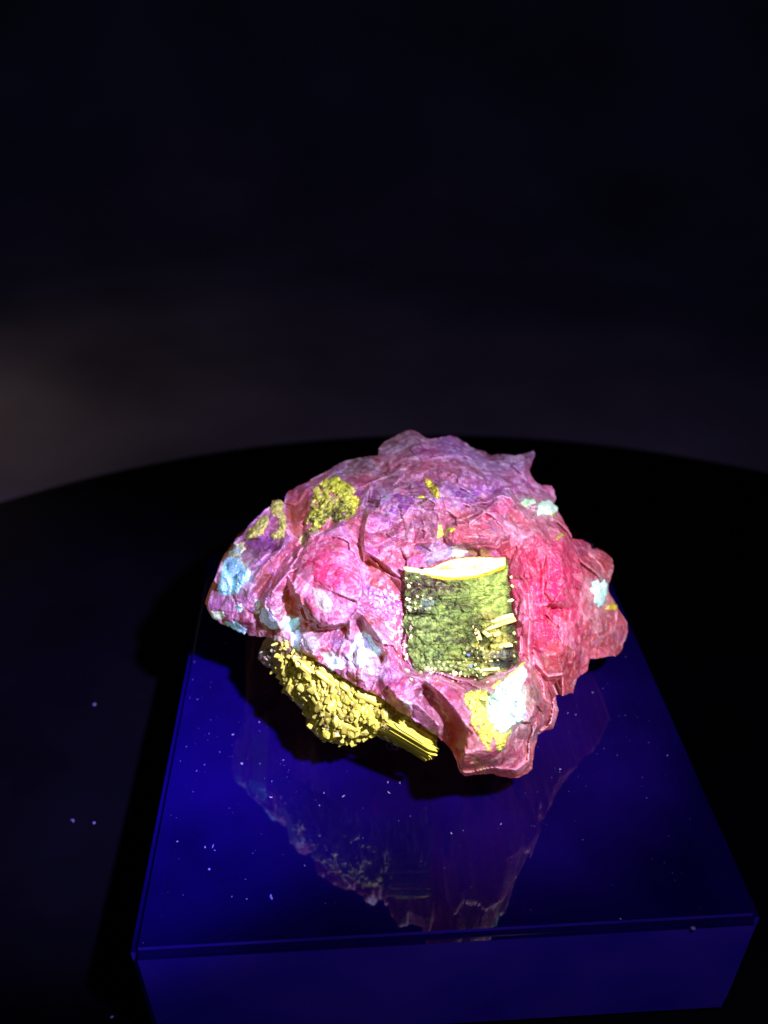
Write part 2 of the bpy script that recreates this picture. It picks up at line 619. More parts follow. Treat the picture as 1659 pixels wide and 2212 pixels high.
# bright flank
add((1290, 470, 4.2), (1300, 540, 4.0), (1292, 620, 3.6), (1300, 668, 3.9), line=True)
add((1352, 440, 3.4), (1345, 520, 4.2), (1358, 600, 4.2), (1365, 660, 3.8), line=True)
add((1320, 560, 3.2), (1330, 640, 4.6), (1330, 672, 4.4), (1330, 684, 2.0), (1300, 690, 2.6), (1360, 688, 2.2), (1320, 740, 2.4), (1310, 790, 3.2), (1350, 760, 2.6), (1275, 760, 3.2),
    (1280, 850, 2.4), (1330, 860, 3.0), (1380, 840, 2.6), (1350, 930, 1.8), (1300, 935, 1.2), (1385, 900, 1.2))
add((1385, 470, -1.0), (1390, 560, 1.2), (1400, 680, 1.4), (1420, 800, 0.8), line=True)
add((1440, 500, -1.2), (1450, 590, 0.2), (1490, 520, -1.6), (1485, 620, 0.4), (1490, 700, -0.4), (1460, 740, 0.4), (1520, 780, -1.2), (1470, 830, -1.0), (1545, 740, -1.8), (1540, 830, -2.2))
# fissure left of centre
add((652, 250, 1.2), (630, 330, 0.6), (614, 400, 0.6), (616, 465, 0.8), (628, 520, 0.4), (640, 600, 0.8), line=True)
add((655, 290, 2.4), (645, 350, 3.2), (628, 420, 3.4), (632, 475, 3.6), (690, 512, 3.6), (730, 545, 3.4), (766, 575, 3.0), line=True)
add((600, 360, 1.6), (585, 420, 2.0), (598, 480, 2.4), (606, 560, 2.6), (622, 605, 2.4), line=True)
add((650, 520, -0.2), (695, 552, -0.2), (738, 594, -0.2), (762, 628, 0.2))
add((655, 603, 1.6), (700, 622, 1.6), (745, 655, 1.4), (770, 680, 1.5), (640, 660, 2.6), (700, 690, 2.6), (750, 740, 2.8))
# the big pink knob
add((432, 428, 2.4), (480, 420, 2.6), (540, 390, 2.4), (600, 352, 2.0))
add((418, 470, 3.0), (395, 540, 3.4), (372, 600, 3.6), (378, 628, 3.6), (398, 642, 4.0), (425, 672, 4.2), (450, 718, 4.0), (475, 748, 3.6), line=True)
add((470, 500, 4.0), (540, 510, 4.4), (580, 540, 3.6), (460, 600, 4.6), (545, 600, 4.8), (500, 680, 4.6), (520, 720, 4.0), (560, 690, 4.0))
add((475, 748, 3.6), (530, 745, 3.8), (580, 728, 3.2), line=True)
add((500, 768, 1.0), (560, 760, 1.4), (450, 770, 0.6))
add((350, 646, -0.6), (366, 690, -1.2), (384, 738, -1.4), (398, 766, -0.4), (434, 744, -0.2))
# shoulder slabs on the left
add((408, 440, -2.4), (370, 468, -2.0), (330, 520, -2.2), (285, 575, -2.4), (235, 640, -2.2), line=True)
add((340, 462, 0.8), (300, 500, 1.2), (245, 560, 1.2), (222, 610, 0.6), (200, 690, 0.6), line=True)
add((395, 500, 2.6), (350, 560, 2.6), (300, 625, 2.4), (285, 680, 2.4), (300, 720, 2.2), line=True)
add((380, 500, 0.2), (375, 560, 0.6), (352, 610, 1.0))
add((330, 690, 1.6), (320, 740, 1.4), (260, 700, -0.2), (245, 660, -0.8), (262, 745, -0.6), (230, 740, 0.4))
add((160, 650, 0.4), (110, 690, -0.8), (150, 720, 0.0), (190, 740, 0.6), (140, 560, -1.2), (170, 520, -0.6), (200, 560, 0.4))
add((215, 440, -2.2), (260, 400, -1.4), (310, 330, -1.6), (340, 400, -1.0), (290, 440, -2.6), (240, 480, -2.4), (290, 480, -1.6))
# upper left: brown side and the mound that carries the yellow crust
add((352, 330, -3.4), (372, 400, -3.6), (392, 300, -3.4), (410, 400, -3.2))
add((430, 260, 0.2), (424, 330, 0.4), (416, 400, -0.4), (398, 440, -1.8), line=True)
add((480, 240, 0.8), (520, 215, 0.2), (570, 235, 0.8), (610, 290, 0.8), (600, 340, 0.2), (520, 300, 2.0), (470, 330, 1.6), (540, 350, 1.2), (480, 400, 0.0))
add((560, 180, -2.0), (640, 170, -1.2), (600, 210, -0.8), (640, 230, 0.0), (455, 215, -2.4))
# lower left field with white patches
add((420, 800, 3.0), (455, 810, 3.2), (440, 850, 3.0), (400, 840, 1.6), (490, 820, 2.6), (500, 860, 2.4), (460, 870, 2.8))
add((580, 790, 3.0), (560, 860, 4.0), (620, 820, 4.2), (660, 860, 4.4), (600, 920, 4.6), (680, 930, 4.6), (660, 985, 5.0))
add((628, 702, 3.6), (655, 748, 4.0), (690, 800, 4.4), (716, 848, 4.4), (712, 880, 4.0), line=True)
add((614, 728, 0.6), (640, 786, 0.5), (674, 844, 0.6), (696, 874, 1.6), line=True)
add((690, 770, 3.6), (740, 810, 3.6), (745, 880, 3.8), (770, 860, 2.2), (775, 760, 1.6), (720, 920, 4.8), (770, 935, 4.4), (740, 990, 5.4))
# long slab and the prow
add((802, 940, 4.4), (790, 985, 5.2), (830, 1040, 5.4), (900, 1110, 5.4), (760, 1020, 5.6))
add((805, 935, 5.2), (850, 946, 6.0), (905, 990, 7.2), (960, 1050, 8.0), (1008, 1128, 8.6), (1003, 1200, 8.0), (985, 1262, 5.4), line=True)
add((862, 985, 3.6), (930, 1065, 3.0), (948, 1120, 3.0), (950, 1180, 2.8), line=True)
add((875, 925, 4.6), (950, 935, 3.6), (1040, 950, 3.4), (920, 960, 6.2), (1000, 1000, 6.6), (1060, 985, 6.0), (1090, 940, 4.4))
add((1150, 930, 5.0), (1205, 885, 4.4), (1235, 905, 4.4), (1160, 1000, 7.4), (1100, 1080, 8.6), (1180, 1090, 7.8), (1240, 960, 5.8), (1255, 1020, 6.0), (1300, 1040, 4.4), (1295, 1090, 4.2))
add((1045, 1120, 8.8), (1060, 1190, 8.6), (1140, 1170, 8.0), (1215, 1120, 6.8), (1240, 1135, 5.8), line=True)
add((1040, 1240, 6.4), (1110, 1235, 6.6), (1170, 1215, 6.2), (1200, 1170, 6.2), (1180, 1270, 4.8), (1225, 1240, 4.6), (1130, 1275, 4.2))

# plates of the broken surface: outline, own tint, share of that tint, step in mm
PLATES = [
    ([(682, 122), (684, 94), (712, 80), (760, 56), (802, 40), (849, 70), (835, 94), (788, 99), (750, 118)], (168, 130, 160), .8, .3),
    ([(684, 188), (703, 160), (755, 118), (844, 89), (901, 118), (930, 146), (948, 170), (882, 193), (811, 184), (741, 184)], (206, 112, 142), .8, .2),
    ([(854, 75), (930, 63), (977, 75), (1010, 108), (977, 141), (948, 132), (901, 99)], (176, 132, 200), .7, -.1),
    ([(1010, 108), (1095, 122), (1250, 116), (1232, 179), (1071, 184), (1005, 151)], (158, 122, 164), .85, .1),
    ([(948, 146), (1071, 184), (1095, 203), (1024, 189), (967, 165)], (200, 100, 116), .8, .3),
    ([(953, 189), (1166, 207), (1307, 255), (1322, 292), (1189, 274), (1142, 278), (1024, 255), (967, 217)], (164, 96, 150), .7, -.2),
    ([(802, 236), (845, 231), (863, 283), (821, 285), (783, 264)], (200, 120, 152), .8, .35),
    ([(880, 225), (960, 215), (1010, 240), (960, 262), (900, 268)], (186, 130, 170), .7, .25),
    ([(512, 170), (577, 145), (657, 135), (672, 190), (592, 200), (547, 220), (512, 205)], (136, 112, 164), .85, .2),
    ([(617, 235), (657, 230), (648, 252), (617, 250)], (206, 70, 130), .8, .2),
    ([(1071, 330), (1109, 292), (1152, 278), (1189, 302), (1194, 330), (1156, 340), (1100, 368), (1048, 359)], (222, 74, 124), .85, .3),
    ([(922, 417), (969, 382), (1039, 393), (1117, 424), (1097, 448), (1020, 459), (953, 456)], (222, 112, 160), .75, .3),
    ([(623, 331), (654, 323), (701, 366), (708, 393), (697, 483), (681, 514), (638, 494), (607, 444), (619, 366)], (216, 104, 148), .75, .35),
    ([(740, 440), (786, 424), (833, 448), (841, 487), (771, 494), (763, 526), (728, 502)], (216, 98, 134), .8, .25),
    ([(825, 456), (903, 440), (950, 463), (849, 502)], (170, 132, 206), .8, -.1),
    ([(852, 510), (876, 487), (953, 463), (961, 494), (903, 518), (856, 529)], (180, 172, 236), .9, .2),
    ([(720, 330), (760, 320), (790, 440), (750, 440)], (150, 66, 120), .5, -.4),
    ([(800, 330), (835, 330), (850, 430), (820, 445)], (140, 60, 110), .5, -.4),
    ([(880, 330), (905, 330), (890, 420), (860, 440)], (140, 60, 116), .5, -.4),
    ([(447, 505), (513, 505), (555, 536), (555, 606), (509, 610), (458, 591), (443, 556)], (214, 62, 120), .85, .3),
    ([(419, 466), (474, 458), (551, 497), (447, 501), (412, 517)], (204, 92, 150), .7, .1),
    ([(365, 595), (377, 540), (419, 517), (443, 552), (447, 595), (408, 598)], (196, 100, 146), .7, .1),
    ([(559, 536), (622, 497), (637, 556), (633, 598), (590, 633), (555, 618)], (150, 82, 116), .75, -.3),
    ([(369, 610), (412, 618), (435, 649), (447, 680), (501, 719), (571, 742), (474, 746), (454, 719), (412, 641)], (178, 92, 146), .6, .2),
    ([(295, 556), (342, 478), (369, 470), (349, 556), (334, 610), (338, 641), (264, 641)], (194, 88, 136), .75, .3),
    ([(318, 470), (342, 439), (373, 420), (342, 466), (295, 525), (287, 497)], (150, 112, 186), .8, .3),
    ([(58, 680), (69, 649), (97, 637), (155, 637), (159, 700), (104, 700), (69, 700)], (182, 112, 170), .8, .2),
    ([(159, 649), (194, 618), (209, 657), (233, 703), (256, 742), (217, 781), (174, 742)], (176, 78, 108), .7, -.2),
    ([(200, 500), (250, 540), (225, 600), (212, 590), (215, 555)], (170, 84, 110), .6, -.1),
    ([(1225, 516), (1256, 500), (1275, 544), (1275, 594), (1237, 594), (1225, 556)], (228, 44, 92), .85, -.5),
    ([(1293, 588), (1356, 581), (1372, 619), (1362, 656), (1318, 666), (1287, 635)], (240, 54, 126), .85, .6),
    ([(1306, 450), (1343, 441), (1381, 447), (1378, 494), (1331, 544), (1306, 531), (1303, 488)], (220, 66, 132), .8, .5),
    ([(1275, 681), (1331, 672), (1343, 697), (1337, 760), (1306, 753), (1268, 728)], (210, 48, 86), .8, -.4),
    ([(1340, 672), (1372, 690), (1375, 740), (1345, 735)], (190, 50, 70), .8, -.5),
    ([(1293, 813), (1343, 806), (1397, 831), (1406, 900), (1387, 994), (1293, 941), (1281, 900)], (208, 88, 100), .8, .2),
    ([(1420, 600), (1460, 640), (1470, 700), (1440, 720), (1410, 680)], (188, 82, 110), .7, -.2),
    ([(1430, 730), (1480, 720), (1520, 760), (1500, 820), (1450, 830), (1420, 790)], (184, 92, 112), .7, .2),
    ([(1520, 740), (1570, 745), (1570, 800), (1530, 800)], (190, 110, 150), .6, .2),
    ([(1380, 440), (1440, 450), (1455, 480), (1420, 500), (1385, 490)], (150, 90, 140), .8, 0),
    ([(1455, 480), (1530, 510), (1525, 560), (1500, 560), (1470, 520)], (198, 84, 100), .8, .2),
    ([(1153, 500), (1181, 510), (1215, 556), (1225, 594), (1237, 638), (1240, 806), (1225, 856), (1187, 850), (1178, 744), (1168, 650)], (226, 104, 156), .8, .2),
    ([(1110, 470), (1160, 440), (1200, 480), (1180, 510), (1130, 500)], (216, 84, 116), .75, .3),
    ([(1160, 430), (1240, 400), (1250, 440), (1215, 465)], (206, 150, 206), .6, .2),
    ([(1242, 1032), (1287, 1018), (1331, 1063), (1327, 1125), (1269, 1138), (1242, 1098)], (212, 88, 116), .8, .2),
    ([(1220, 956), (1269, 983), (1251, 1023), (1224, 1063), (1211, 1009)], (172, 128, 112), .85, .1),
    ([(1225, 880), (1290, 950), (1325, 1020), (1285, 1015), (1255, 970)], (218, 98, 128), .7, .3),
    ([(1020, 1214), (1091, 1205), (1162, 1178), (1211, 1209), (1211, 1276), (1158, 1280), (1091, 1258)], (196, 78, 130), .75, .2),
    ([(1215, 1210), (1262, 1140), (1248, 1230), (1230, 1275), (1215, 1265)], (206, 92, 102), .8, -.1),
    ([(1000, 1225), (1080, 1262), (1095, 1285), (990, 1290), (985, 1260)], (204, 100, 96), .7, .1),
    ([(775, 987), (820, 952), (940, 1063), (940, 1152), (878, 1138), (815, 1089), (762, 1032)], (184, 118, 148), .8, .2),
    ([(824, 943), (922, 956), (1002, 978), (984, 1023), (940, 1023), (878, 983)], (200, 84, 134), .8, .2),
    ([(709, 983), (749, 943), (802, 938), (775, 992), (749, 1045)], (208, 84, 122), .8, .2),
    ([(517, 904), (592, 912), (640, 966), (580, 962), (540, 935)], (194, 98, 154), .7, .2),
    ([(650, 720), (700, 770), (760, 880), (780, 930), (730, 900), (720, 850)], (206, 96, 140), .7, .25),
    ([(500, 800), (580, 770), (600, 800), (570, 860), (540, 850)], (176, 84, 146), .7, .1),
]

GS = 3.0
gx = np.arange(0, 1640, GS)
gy = np.arange(0, 1350, GS)
GX, GY = np.meshgrid(gx, gy)
H = tin(P, LN, GX, GY)
H = np.where(H > 0, H * 1.4, H * 0.9)
H = H - 2.6 * np.exp(-(((GX - 540) / 190) ** 2 + ((GY - 930) / 110) ** 2))


def samp(F, x, y):
    fx = np.clip((np.asarray(x) - gx[0]) / GS, 0, len(gx) - 1.001)
    fy = np.clip((np.asarray(y) - gy[0]) / GS, 0, len(gy) - 1.001)
    i, j = fx.astype(int), fy.astype(int)
    a, b = fx - i, fy - j
    return F[j, i] * (1 - a) * (1 - b) + F[j, i + 1] * a * (1 - b) + F[j + 1, i] * (1 - a) * b + F[j + 1, i + 1] * a * b


# fracture relief laid over the creased surface, in world space
Yc = base_y(GX, GY) - H * 1e-3
ALL = at_y(GX.ravel(), GY.ravel(), Yc.ravel())
f1, h1, g1_ = facets(ALL, 0.0068, 21, 1.0, 0.015, 0.05)
f2, h2, g2_ = facets(ALL, 0.0030, 22, 1.0, 0.02, 0.12)
f3, h3, g3_ = facets(ALL, 0.0010, 23, 1.0)
f4, h4, g4_ = facets(ALL, 0.00048, 24, 1.0, 0.15)
rough = 0.25 + 0.75 * sstep(-0.25, 0.55, fbm(ALL, 95, 3, 33))      # calm cleavage faces next to broken ground
rel = 1.9 * f1 + rough * (1.0 * f2 + 0.18 * f3 + 0.05 * f4)
for cx_, cy_, rx_, ry_ in ((500, 560, 90, 80), (1140, 1230, 90, 70), (850, 1060, 90, 80), (1315, 600, 110, 190), (1440, 720, 90, 120), (980, 1150, 50, 90)):
    rel = rel * (1 - 0.45 * np.exp(-(((GX - cx_) / rx_) ** 2 + ((GY - cy_) / ry_) ** 2))).ravel()
# open cracks along part of the breaks
rel = rel - 0.6 * np.exp(-(g1_ / 0.035) ** 2) * sstep(-0.1, 0.4, fbm(ALL, 150, 2, 91)) - 0.25 * rough * np.exp(-(g2_ / 0.10) ** 2) * sstep(-0.1, 0.4, fbm(ALL, 200, 2, 92))
# flutes on the step face
fl = np.exp(-(((GX - 800) / 190) ** 4 + ((GY - 380) / 95) ** 4)).ravel()
q = ALL.copy()
q2 = np.stack([(GX * 0.92 + GY * 0.40).ravel() * 0.05, (GY * 0.92 - GX * 0.40).ravel() * 0.009, np.zeros(GX.size)], 1)
rel = rel + fl * 0.55 * ridged(q2, 1.0, 3, 51)
# lengthwise ribs on the bright flank
fk = np.exp(-(((GX - 1300) / 110) ** 4 + ((GY - 640) / 230) ** 4)).ravel()
q3 = np.stack([GX.ravel() * 0.045, GY.ravel() * 0.007, np.zeros(GX.size)], 1)
rel = rel + fk * 0.45 * ridged(q3, 1.0, 3, 57)
# slabs on the shoulder
fs = np.exp(-(((GX - 300) / 90) ** 4 + ((GY - 570) / 120) ** 4)).ravel()
q4 = np.stack([(GX * 0.75 + GY * 0.66).ravel() * 0.035, (GY * 0.75 - GX * 0.66).ravel() * 0.005, np.zeros(GX.size)], 1)
rel = rel + fs * 1.2 * ridged(q4, 1.0, 2, 58)
REL = rel.reshape(GX.shape)
w3 = np.stack([GX.ravel(), GY.ravel(), np.zeros(GX.size)], 1)
WX = (GX.ravel() + 4 * fbm(w3, 0.06, 3, 90)).reshape(GX.shape)
WY = (GY.ravel() + 4 * fbm(w3, 0.06, 3, 99)).reshape(GX.shape)
for poly_, _, _, st_ in PLATES:
    m_ = inside(poly_, WX, WY).astype(float)
    REL = REL * (1 - 0.15 * m_) + st_ * 1.3 * m_
# broken faces stay calm, steps stay crisp
FY = Yc - REL * 1e-3
F1 = h1.reshape(GX.shape)
F2 = h2.reshape(GX.shape)
F3 = h3.reshape(GX.shape)
F4 = h4.reshape(GX.shape)


def near(F, x, y):
    i = np.clip(np.round((np.asarray(x) - gx[0]) / GS).astype(int), 0, len(gx) - 1)
    j = np.clip(np.round((np.asarray(y) - gy[0]) / GS).astype(int), 0, len(gy) - 1)
    return F[j, i]

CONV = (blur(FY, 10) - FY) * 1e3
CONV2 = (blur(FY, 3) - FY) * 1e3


def rock_depth(x, y, d=None):
    return samp(FY, x, y)


def rock_thick(x, y, d):
    r = np.clip(d / 300.0, 0, 1)
    p3 = np.stack([x, y, np.zeros_like(x)], 1)
    lump = 1 + 0.35 * fbm(p3, 0.012, 4, 141) + 0.10 * fbm(p3, 0.06, 3, 142)
    return 0.066 * np.sqrt(1 - (1 - r) ** 2) * np.clip(lump, 0.45, 1.5) + 1e-5


LAMP = np.array([0.88, 0.78, 0.86])
PINK = lin(206, 98, 142)
MAUVE = lin(186, 118, 172)
MAGENTA = lin(244, 54, 134)
SALMON = lin(206, 98, 104)
PURPLE = lin(140, 74, 176)
LILAC = lin(216, 176, 236)
GREY = lin(176, 140, 176)
CYAN = lin(186, 246, 240)
PALE = lin(196, 205, 190)
YELLOW = lin(226, 212, 84)
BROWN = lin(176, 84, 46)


def mix(c, k, t):
    return c * (1 - t[:, None]) + k * t[:, None]


def patch(x, y, poly, soft=6, warp=8, seed=0):
    p3 = np.stack([x, y, np.zeros_like(x)], 1)
    wx = x + warp * fbm(p3, 0.05, 3, seed)
    wy = y + warp * fbm(p3, 0.05, 3, seed + 9)
    return inside(poly, wx, wy).astype(float)


def blob(x, y, cx, cy, rx, ry):
    return np.exp(-(((x - cx) / rx) ** 2 + ((y - cy) / ry) ** 2))


def rock_color(x, y, p, d):
    p3 = np.stack([x, y, np.zeros_like(x)], 1)
    n1 = fbm(p, 220, 4, 61)
    n2 = fbm(p, 600, 4, 62)
    rg = ridged(p + 0.0012 * np.stack([n1, n2, n1], 1), 480, 3, 63)
    c = np.tile(PINK, (len(x), 1))
    c = mix(c, MAUVE, np.clip(0.45 + 0.8 * n1, 0, 1))
    c = mix(c, SALMON, sstep(0.1, 0.7, fbm(p, 300, 3, 66)) * 0.7)
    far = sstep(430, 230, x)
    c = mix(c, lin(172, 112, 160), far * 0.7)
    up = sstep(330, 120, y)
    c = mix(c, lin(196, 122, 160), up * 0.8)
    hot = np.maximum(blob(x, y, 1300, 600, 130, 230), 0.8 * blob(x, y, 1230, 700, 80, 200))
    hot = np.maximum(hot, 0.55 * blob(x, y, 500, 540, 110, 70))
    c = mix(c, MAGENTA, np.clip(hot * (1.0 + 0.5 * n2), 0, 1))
    right = sstep(1380, 1440, x) * sstep(430, 520, y)
    c = mix(c, lin(206, 96, 122), right * 0.75)
    prow = sstep(1130, 1220, y)
    c = mix(c, lin(214, 104, 118), prow * 0.6)
    wx_, wy_ = x + 4 * fbm(p3, 0.06, 3, 90), y + 4 * fbm(p3, 0.06, 3, 99)
    for poly_, col_, k_, _ in PLATES:
        c = mix(c, lin(*col_), inside(poly_, wx_, wy_) * k_)
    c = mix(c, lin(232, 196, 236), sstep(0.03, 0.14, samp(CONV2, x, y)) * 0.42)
    # purple granular fields
    pu = np.maximum.reduce([blob(x, y, 720, 290, 130, 60), blob(x, y, 1010, 285, 150, 45), blob(x, y, 690, 650, 80, 60), blob(x, y, 255, 460, 90, 45), blob(x, y, 560, 830, 90, 60) * 0.7, blob(x, y, 690, 900, 60, 60) * 0.4])
    c = mix(c, PURPLE, np.clip(pu * (0.85 + 0.9 * n2), 0, 0.85))
    # grey-lilac crust on the far ridge and behind the crystal
    gr = np.maximum.reduce([blob(x, y, 760, 90, 70, 50), blob(x, y, 590, 175, 90, 35), blob(x, y, 1150, 170, 110, 50), blob(x, y, 1010, 110, 80, 60), blob(x, y, 910, 490, 90, 30), blob(x, y, 1290, 400, 60, 40), blob(x, y, 1190, 420, 50, 40) * .7])
    c = mix(c, GREY * 0.9, np.clip(gr * (0.8 + 0.8 * n1), 0, 0.85))
    # pale veins, lighter convex edges
    c = mix(c, LILAC, sstep(0.62, 0.95, rg) * 0.5)
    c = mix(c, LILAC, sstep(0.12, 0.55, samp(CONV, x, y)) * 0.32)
    g1, g2, g3, g4 = near(F1, x, y), near(F2, x, y), near(F3, x, y), near(F4, x, y)
    c = mix(c, lin(216, 176, 220), sstep(0.62, 0.75, g3) * 0.40 + sstep(0.62, 0.72, g2) * 0.30)
    c = mix(c, lin(160, 46, 76), sstep(0.55, 0.65, -g3) * 0.28 + sstep(0.55, 0.62, -g2) * 0.30)
    c = mix(c, PURPLE, sstep(0.55, 0.7, g1) * 0.30 * sstep(1300, 900, x))
    c = mix(c, lin(240, 206, 240), sstep(0.76, 0.85, g4) * 0.30)
    c = mix(c, lin(130, 34, 56), sstep(0.76, 0.85, -g4) * 0.25)
    c = c * (1 + 0.22 * g2 + 0.18 * g1 + 0.10 * g3 + 0.05 * g4)[:, None]
    for cx, cy, rx, ry, kk in ((165, 565, 70, 80, .6), (1484, 632, 42, 66, .5), (1290, 320, 52, 38, .6), (1225, 300, 34, 22, .5), (1150, 1025, 100, 125, .55), (635, 840, 66, 76, .55), (360, 740, 40, 30, .4), (440, 815, 50, 40, .35)):
        c = mix(c, lin(206, 222, 236), np.clip(blob(x, y, cx, cy, rx, ry) * (0.9 + 0.9 * n2), 0, 1) * kk)
    # shaded sides of the ledges: their brown shade is painted into the colour
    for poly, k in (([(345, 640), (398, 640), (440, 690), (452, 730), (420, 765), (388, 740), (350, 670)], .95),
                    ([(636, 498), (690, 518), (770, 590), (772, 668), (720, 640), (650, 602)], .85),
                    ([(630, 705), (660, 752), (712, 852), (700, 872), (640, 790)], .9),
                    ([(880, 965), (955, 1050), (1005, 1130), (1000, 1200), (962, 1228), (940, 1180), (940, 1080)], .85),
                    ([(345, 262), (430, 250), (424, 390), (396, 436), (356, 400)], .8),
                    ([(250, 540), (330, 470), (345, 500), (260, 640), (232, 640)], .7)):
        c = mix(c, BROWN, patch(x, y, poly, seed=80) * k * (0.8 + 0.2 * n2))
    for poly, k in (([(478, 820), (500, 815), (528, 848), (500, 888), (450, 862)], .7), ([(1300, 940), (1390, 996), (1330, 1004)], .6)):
        c = mix(c, lin(170, 50, 50), patch(x, y, poly, seed=81) * k)  # a red face, and the flank cavity's shade painted in as red
    # white-green specks and scraps
    for poly, k, col in (
            ([(70, 700), (115, 700), (130, 718), (108, 728), (80, 722)], .9, lin(205, 214, 170)),
            ([(110, 738), (170, 735), (210, 765), (190, 782), (150, 756)], .9, lin(190, 215, 215)),
            ([(165, 680), (185, 670), (188, 690), (178, 708)], .9, CYAN),
            ([(238, 655), (250, 655), (250, 705), (236, 700)], .8, PALE),
            ([(270, 685), (290, 690), (330, 745), (310, 752), (250, 735)], .8, PALE),
            ([(330, 735), (365, 715), (395, 725), (385, 755), (350, 760), (330, 750)], .95, CYAN * 0.9),
            ([(440, 612), (480, 622), (515, 668), (508, 708), (480, 700), (452, 675)], .85, lin(190, 176, 160)),
            ([(405, 790), (455, 790), (468, 820), (452, 842), (418, 830)], .8, lin(196, 178, 170)),
            ([(360, 770), (400, 765), (408, 800), (395, 850), (366, 820)], .8, lin(190, 190, 225)),
            ([(460, 850), (510, 840), (545, 880), (535, 905), (500, 890)], .8, lin(205, 215, 235)),
            ([(880, 1010), (895, 1015), (945, 1090), (940, 1110)], .7, lin(220, 200, 220)),
            ([(765, 1015), (800, 1030), (800, 1055), (775, 1040)], .8, lin(225, 215, 230)),
            ([(1015, 1225), (1035, 1215), (1080, 1285), (1060, 1288), (1030, 1255), (1010, 1262)], .7, lin(205, 170, 160)),
            ([(1235, 900), (1262, 930), (1258, 970), (1235, 950)], .6, lin(200, 150, 150)),
            ([(1215, 860), (1245, 880), (1240, 905), (1210, 890)], .7, lin(225, 205, 240)),
            ([(960, 470), (1000, 464), (1010, 480), (975, 500), (950, 488)], .9, lin(250, 245, 255)),
            ([(1010, 466), (1095, 474), (1090, 500), (1010, 500)], .8, lin(176, 140, 80)),
            ([(860, 500), (930, 470), (960, 470), (940, 500), (870, 528)], .7, lin(190, 180, 235)),
            ([(1260, 850), (1285, 850), (1300, 880), (1290, 910), (1268, 890)], .6, lin(220, 160, 170))):
        c = mix(c, col, patch(x, y, poly, seed=90) * k * np.clip(0.9 + 0.5 * n2, 0.3, 1))
    sp = fbm(p, 1500, 2, 71)
    zone = np.maximum.reduce([blob(x, y, 690, 650, 80, 60), blob(x, y, 650, 850, 90, 90), blob(x, y, 720, 310, 120, 70) * .55, blob(x, y, 300, 720, 110, 60) * .7, blob(x, y, 560, 830, 110, 70) * .8, blob(x, y, 740, 740, 50, 110), blob(x, y, 820, 980, 80, 50) * .6, blob(x, y, 1000, 300, 150, 40) * .4])
    c = mix(c, lin(220, 226, 250), sstep(0.62, 0.8, sp + 0.42 * zone) * zone)  # sparkle of the grains painted in as bluish-white specks
    sv = fbm(p, 1900, 2, 75)
    c = mix(c, lin(120, 100, 255), sstep(0.95, 1.05, sv) * 0.8)  # violet glints painted in as colour
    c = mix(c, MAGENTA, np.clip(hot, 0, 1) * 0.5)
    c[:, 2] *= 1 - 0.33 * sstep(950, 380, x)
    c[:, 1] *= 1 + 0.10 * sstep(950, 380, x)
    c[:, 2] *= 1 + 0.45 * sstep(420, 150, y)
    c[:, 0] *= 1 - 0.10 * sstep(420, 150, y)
    return np.clip(c / LAMP * 0.57, 0.004, 0.95)


M_pink = mineral('pink_mineral', True, rough=0.42, spec=0.45, sss=0.30, radius=(1.0, 0.34, 0.40), sscale=0.0016, glow=0.26, gtint=(1.0, 0.50, 0.24), bump=0.5, bscale=2200, vary=0.18)
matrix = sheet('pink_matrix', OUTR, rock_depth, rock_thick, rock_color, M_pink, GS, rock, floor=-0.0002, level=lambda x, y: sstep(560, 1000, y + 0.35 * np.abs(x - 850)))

M_crust = mineral('mineral_crust', True, rough=0.5, spec=0.35, sss=0.15, sscale=0.001, bump=0.5, bscale=3500, vary=0.3, glow=0.08, gtint=(1, .8, .5))
M_yellow = mineral('yellow_blade', False, tuple(lin(213, 205, 76) / LAMP * 0.92), rough=0.45, spec=0.4, bump=0.4, bscale=4.5, bdist=0.00012, vary=0.3, glow=0.06, gtint=(1, .75, .4))
M_white = mineral('white_shard', False, tuple(lin(210, 236, 250) / LAMP * 0.8), rough=0.35, spec=0.5, bump=0.3, bscale=4.5, bdist=0.00012, vary=0.15)
M_pale = mineral('pale_grain', False, tuple(lin(206, 206, 150) / LAMP * 0.75), rough=0.45, spec=0.4, bump=0.3, bscale=4.5, bdist=0.00012, vary=0.2)
M_cream = mineral('cream_blade', False, tuple(lin(246, 230, 160) / LAMP * 0.95), rough=0.45, spec=0.4, bump=0.4, bscale=4.5, bdist=0.00012, vary=0.3, glow=0.06, gtint=(1, .8, .4))
M_blue = mineral('bluish_grain', False, tuple(lin(120, 150, 230) / LAMP * 0.9), rough=0.4, spec=0.5, bump=0.3, bscale=4.5, bdist=0.00012, vary=0.2)


M_aqua = mineral('aqua_crust', True, rough=0.45, spec=0.4, sss=0.25, sscale=0.0012, bump=0.35, bscale=3000, vary=0.15, glow=0.22, gtint=(.8, 1, 1))


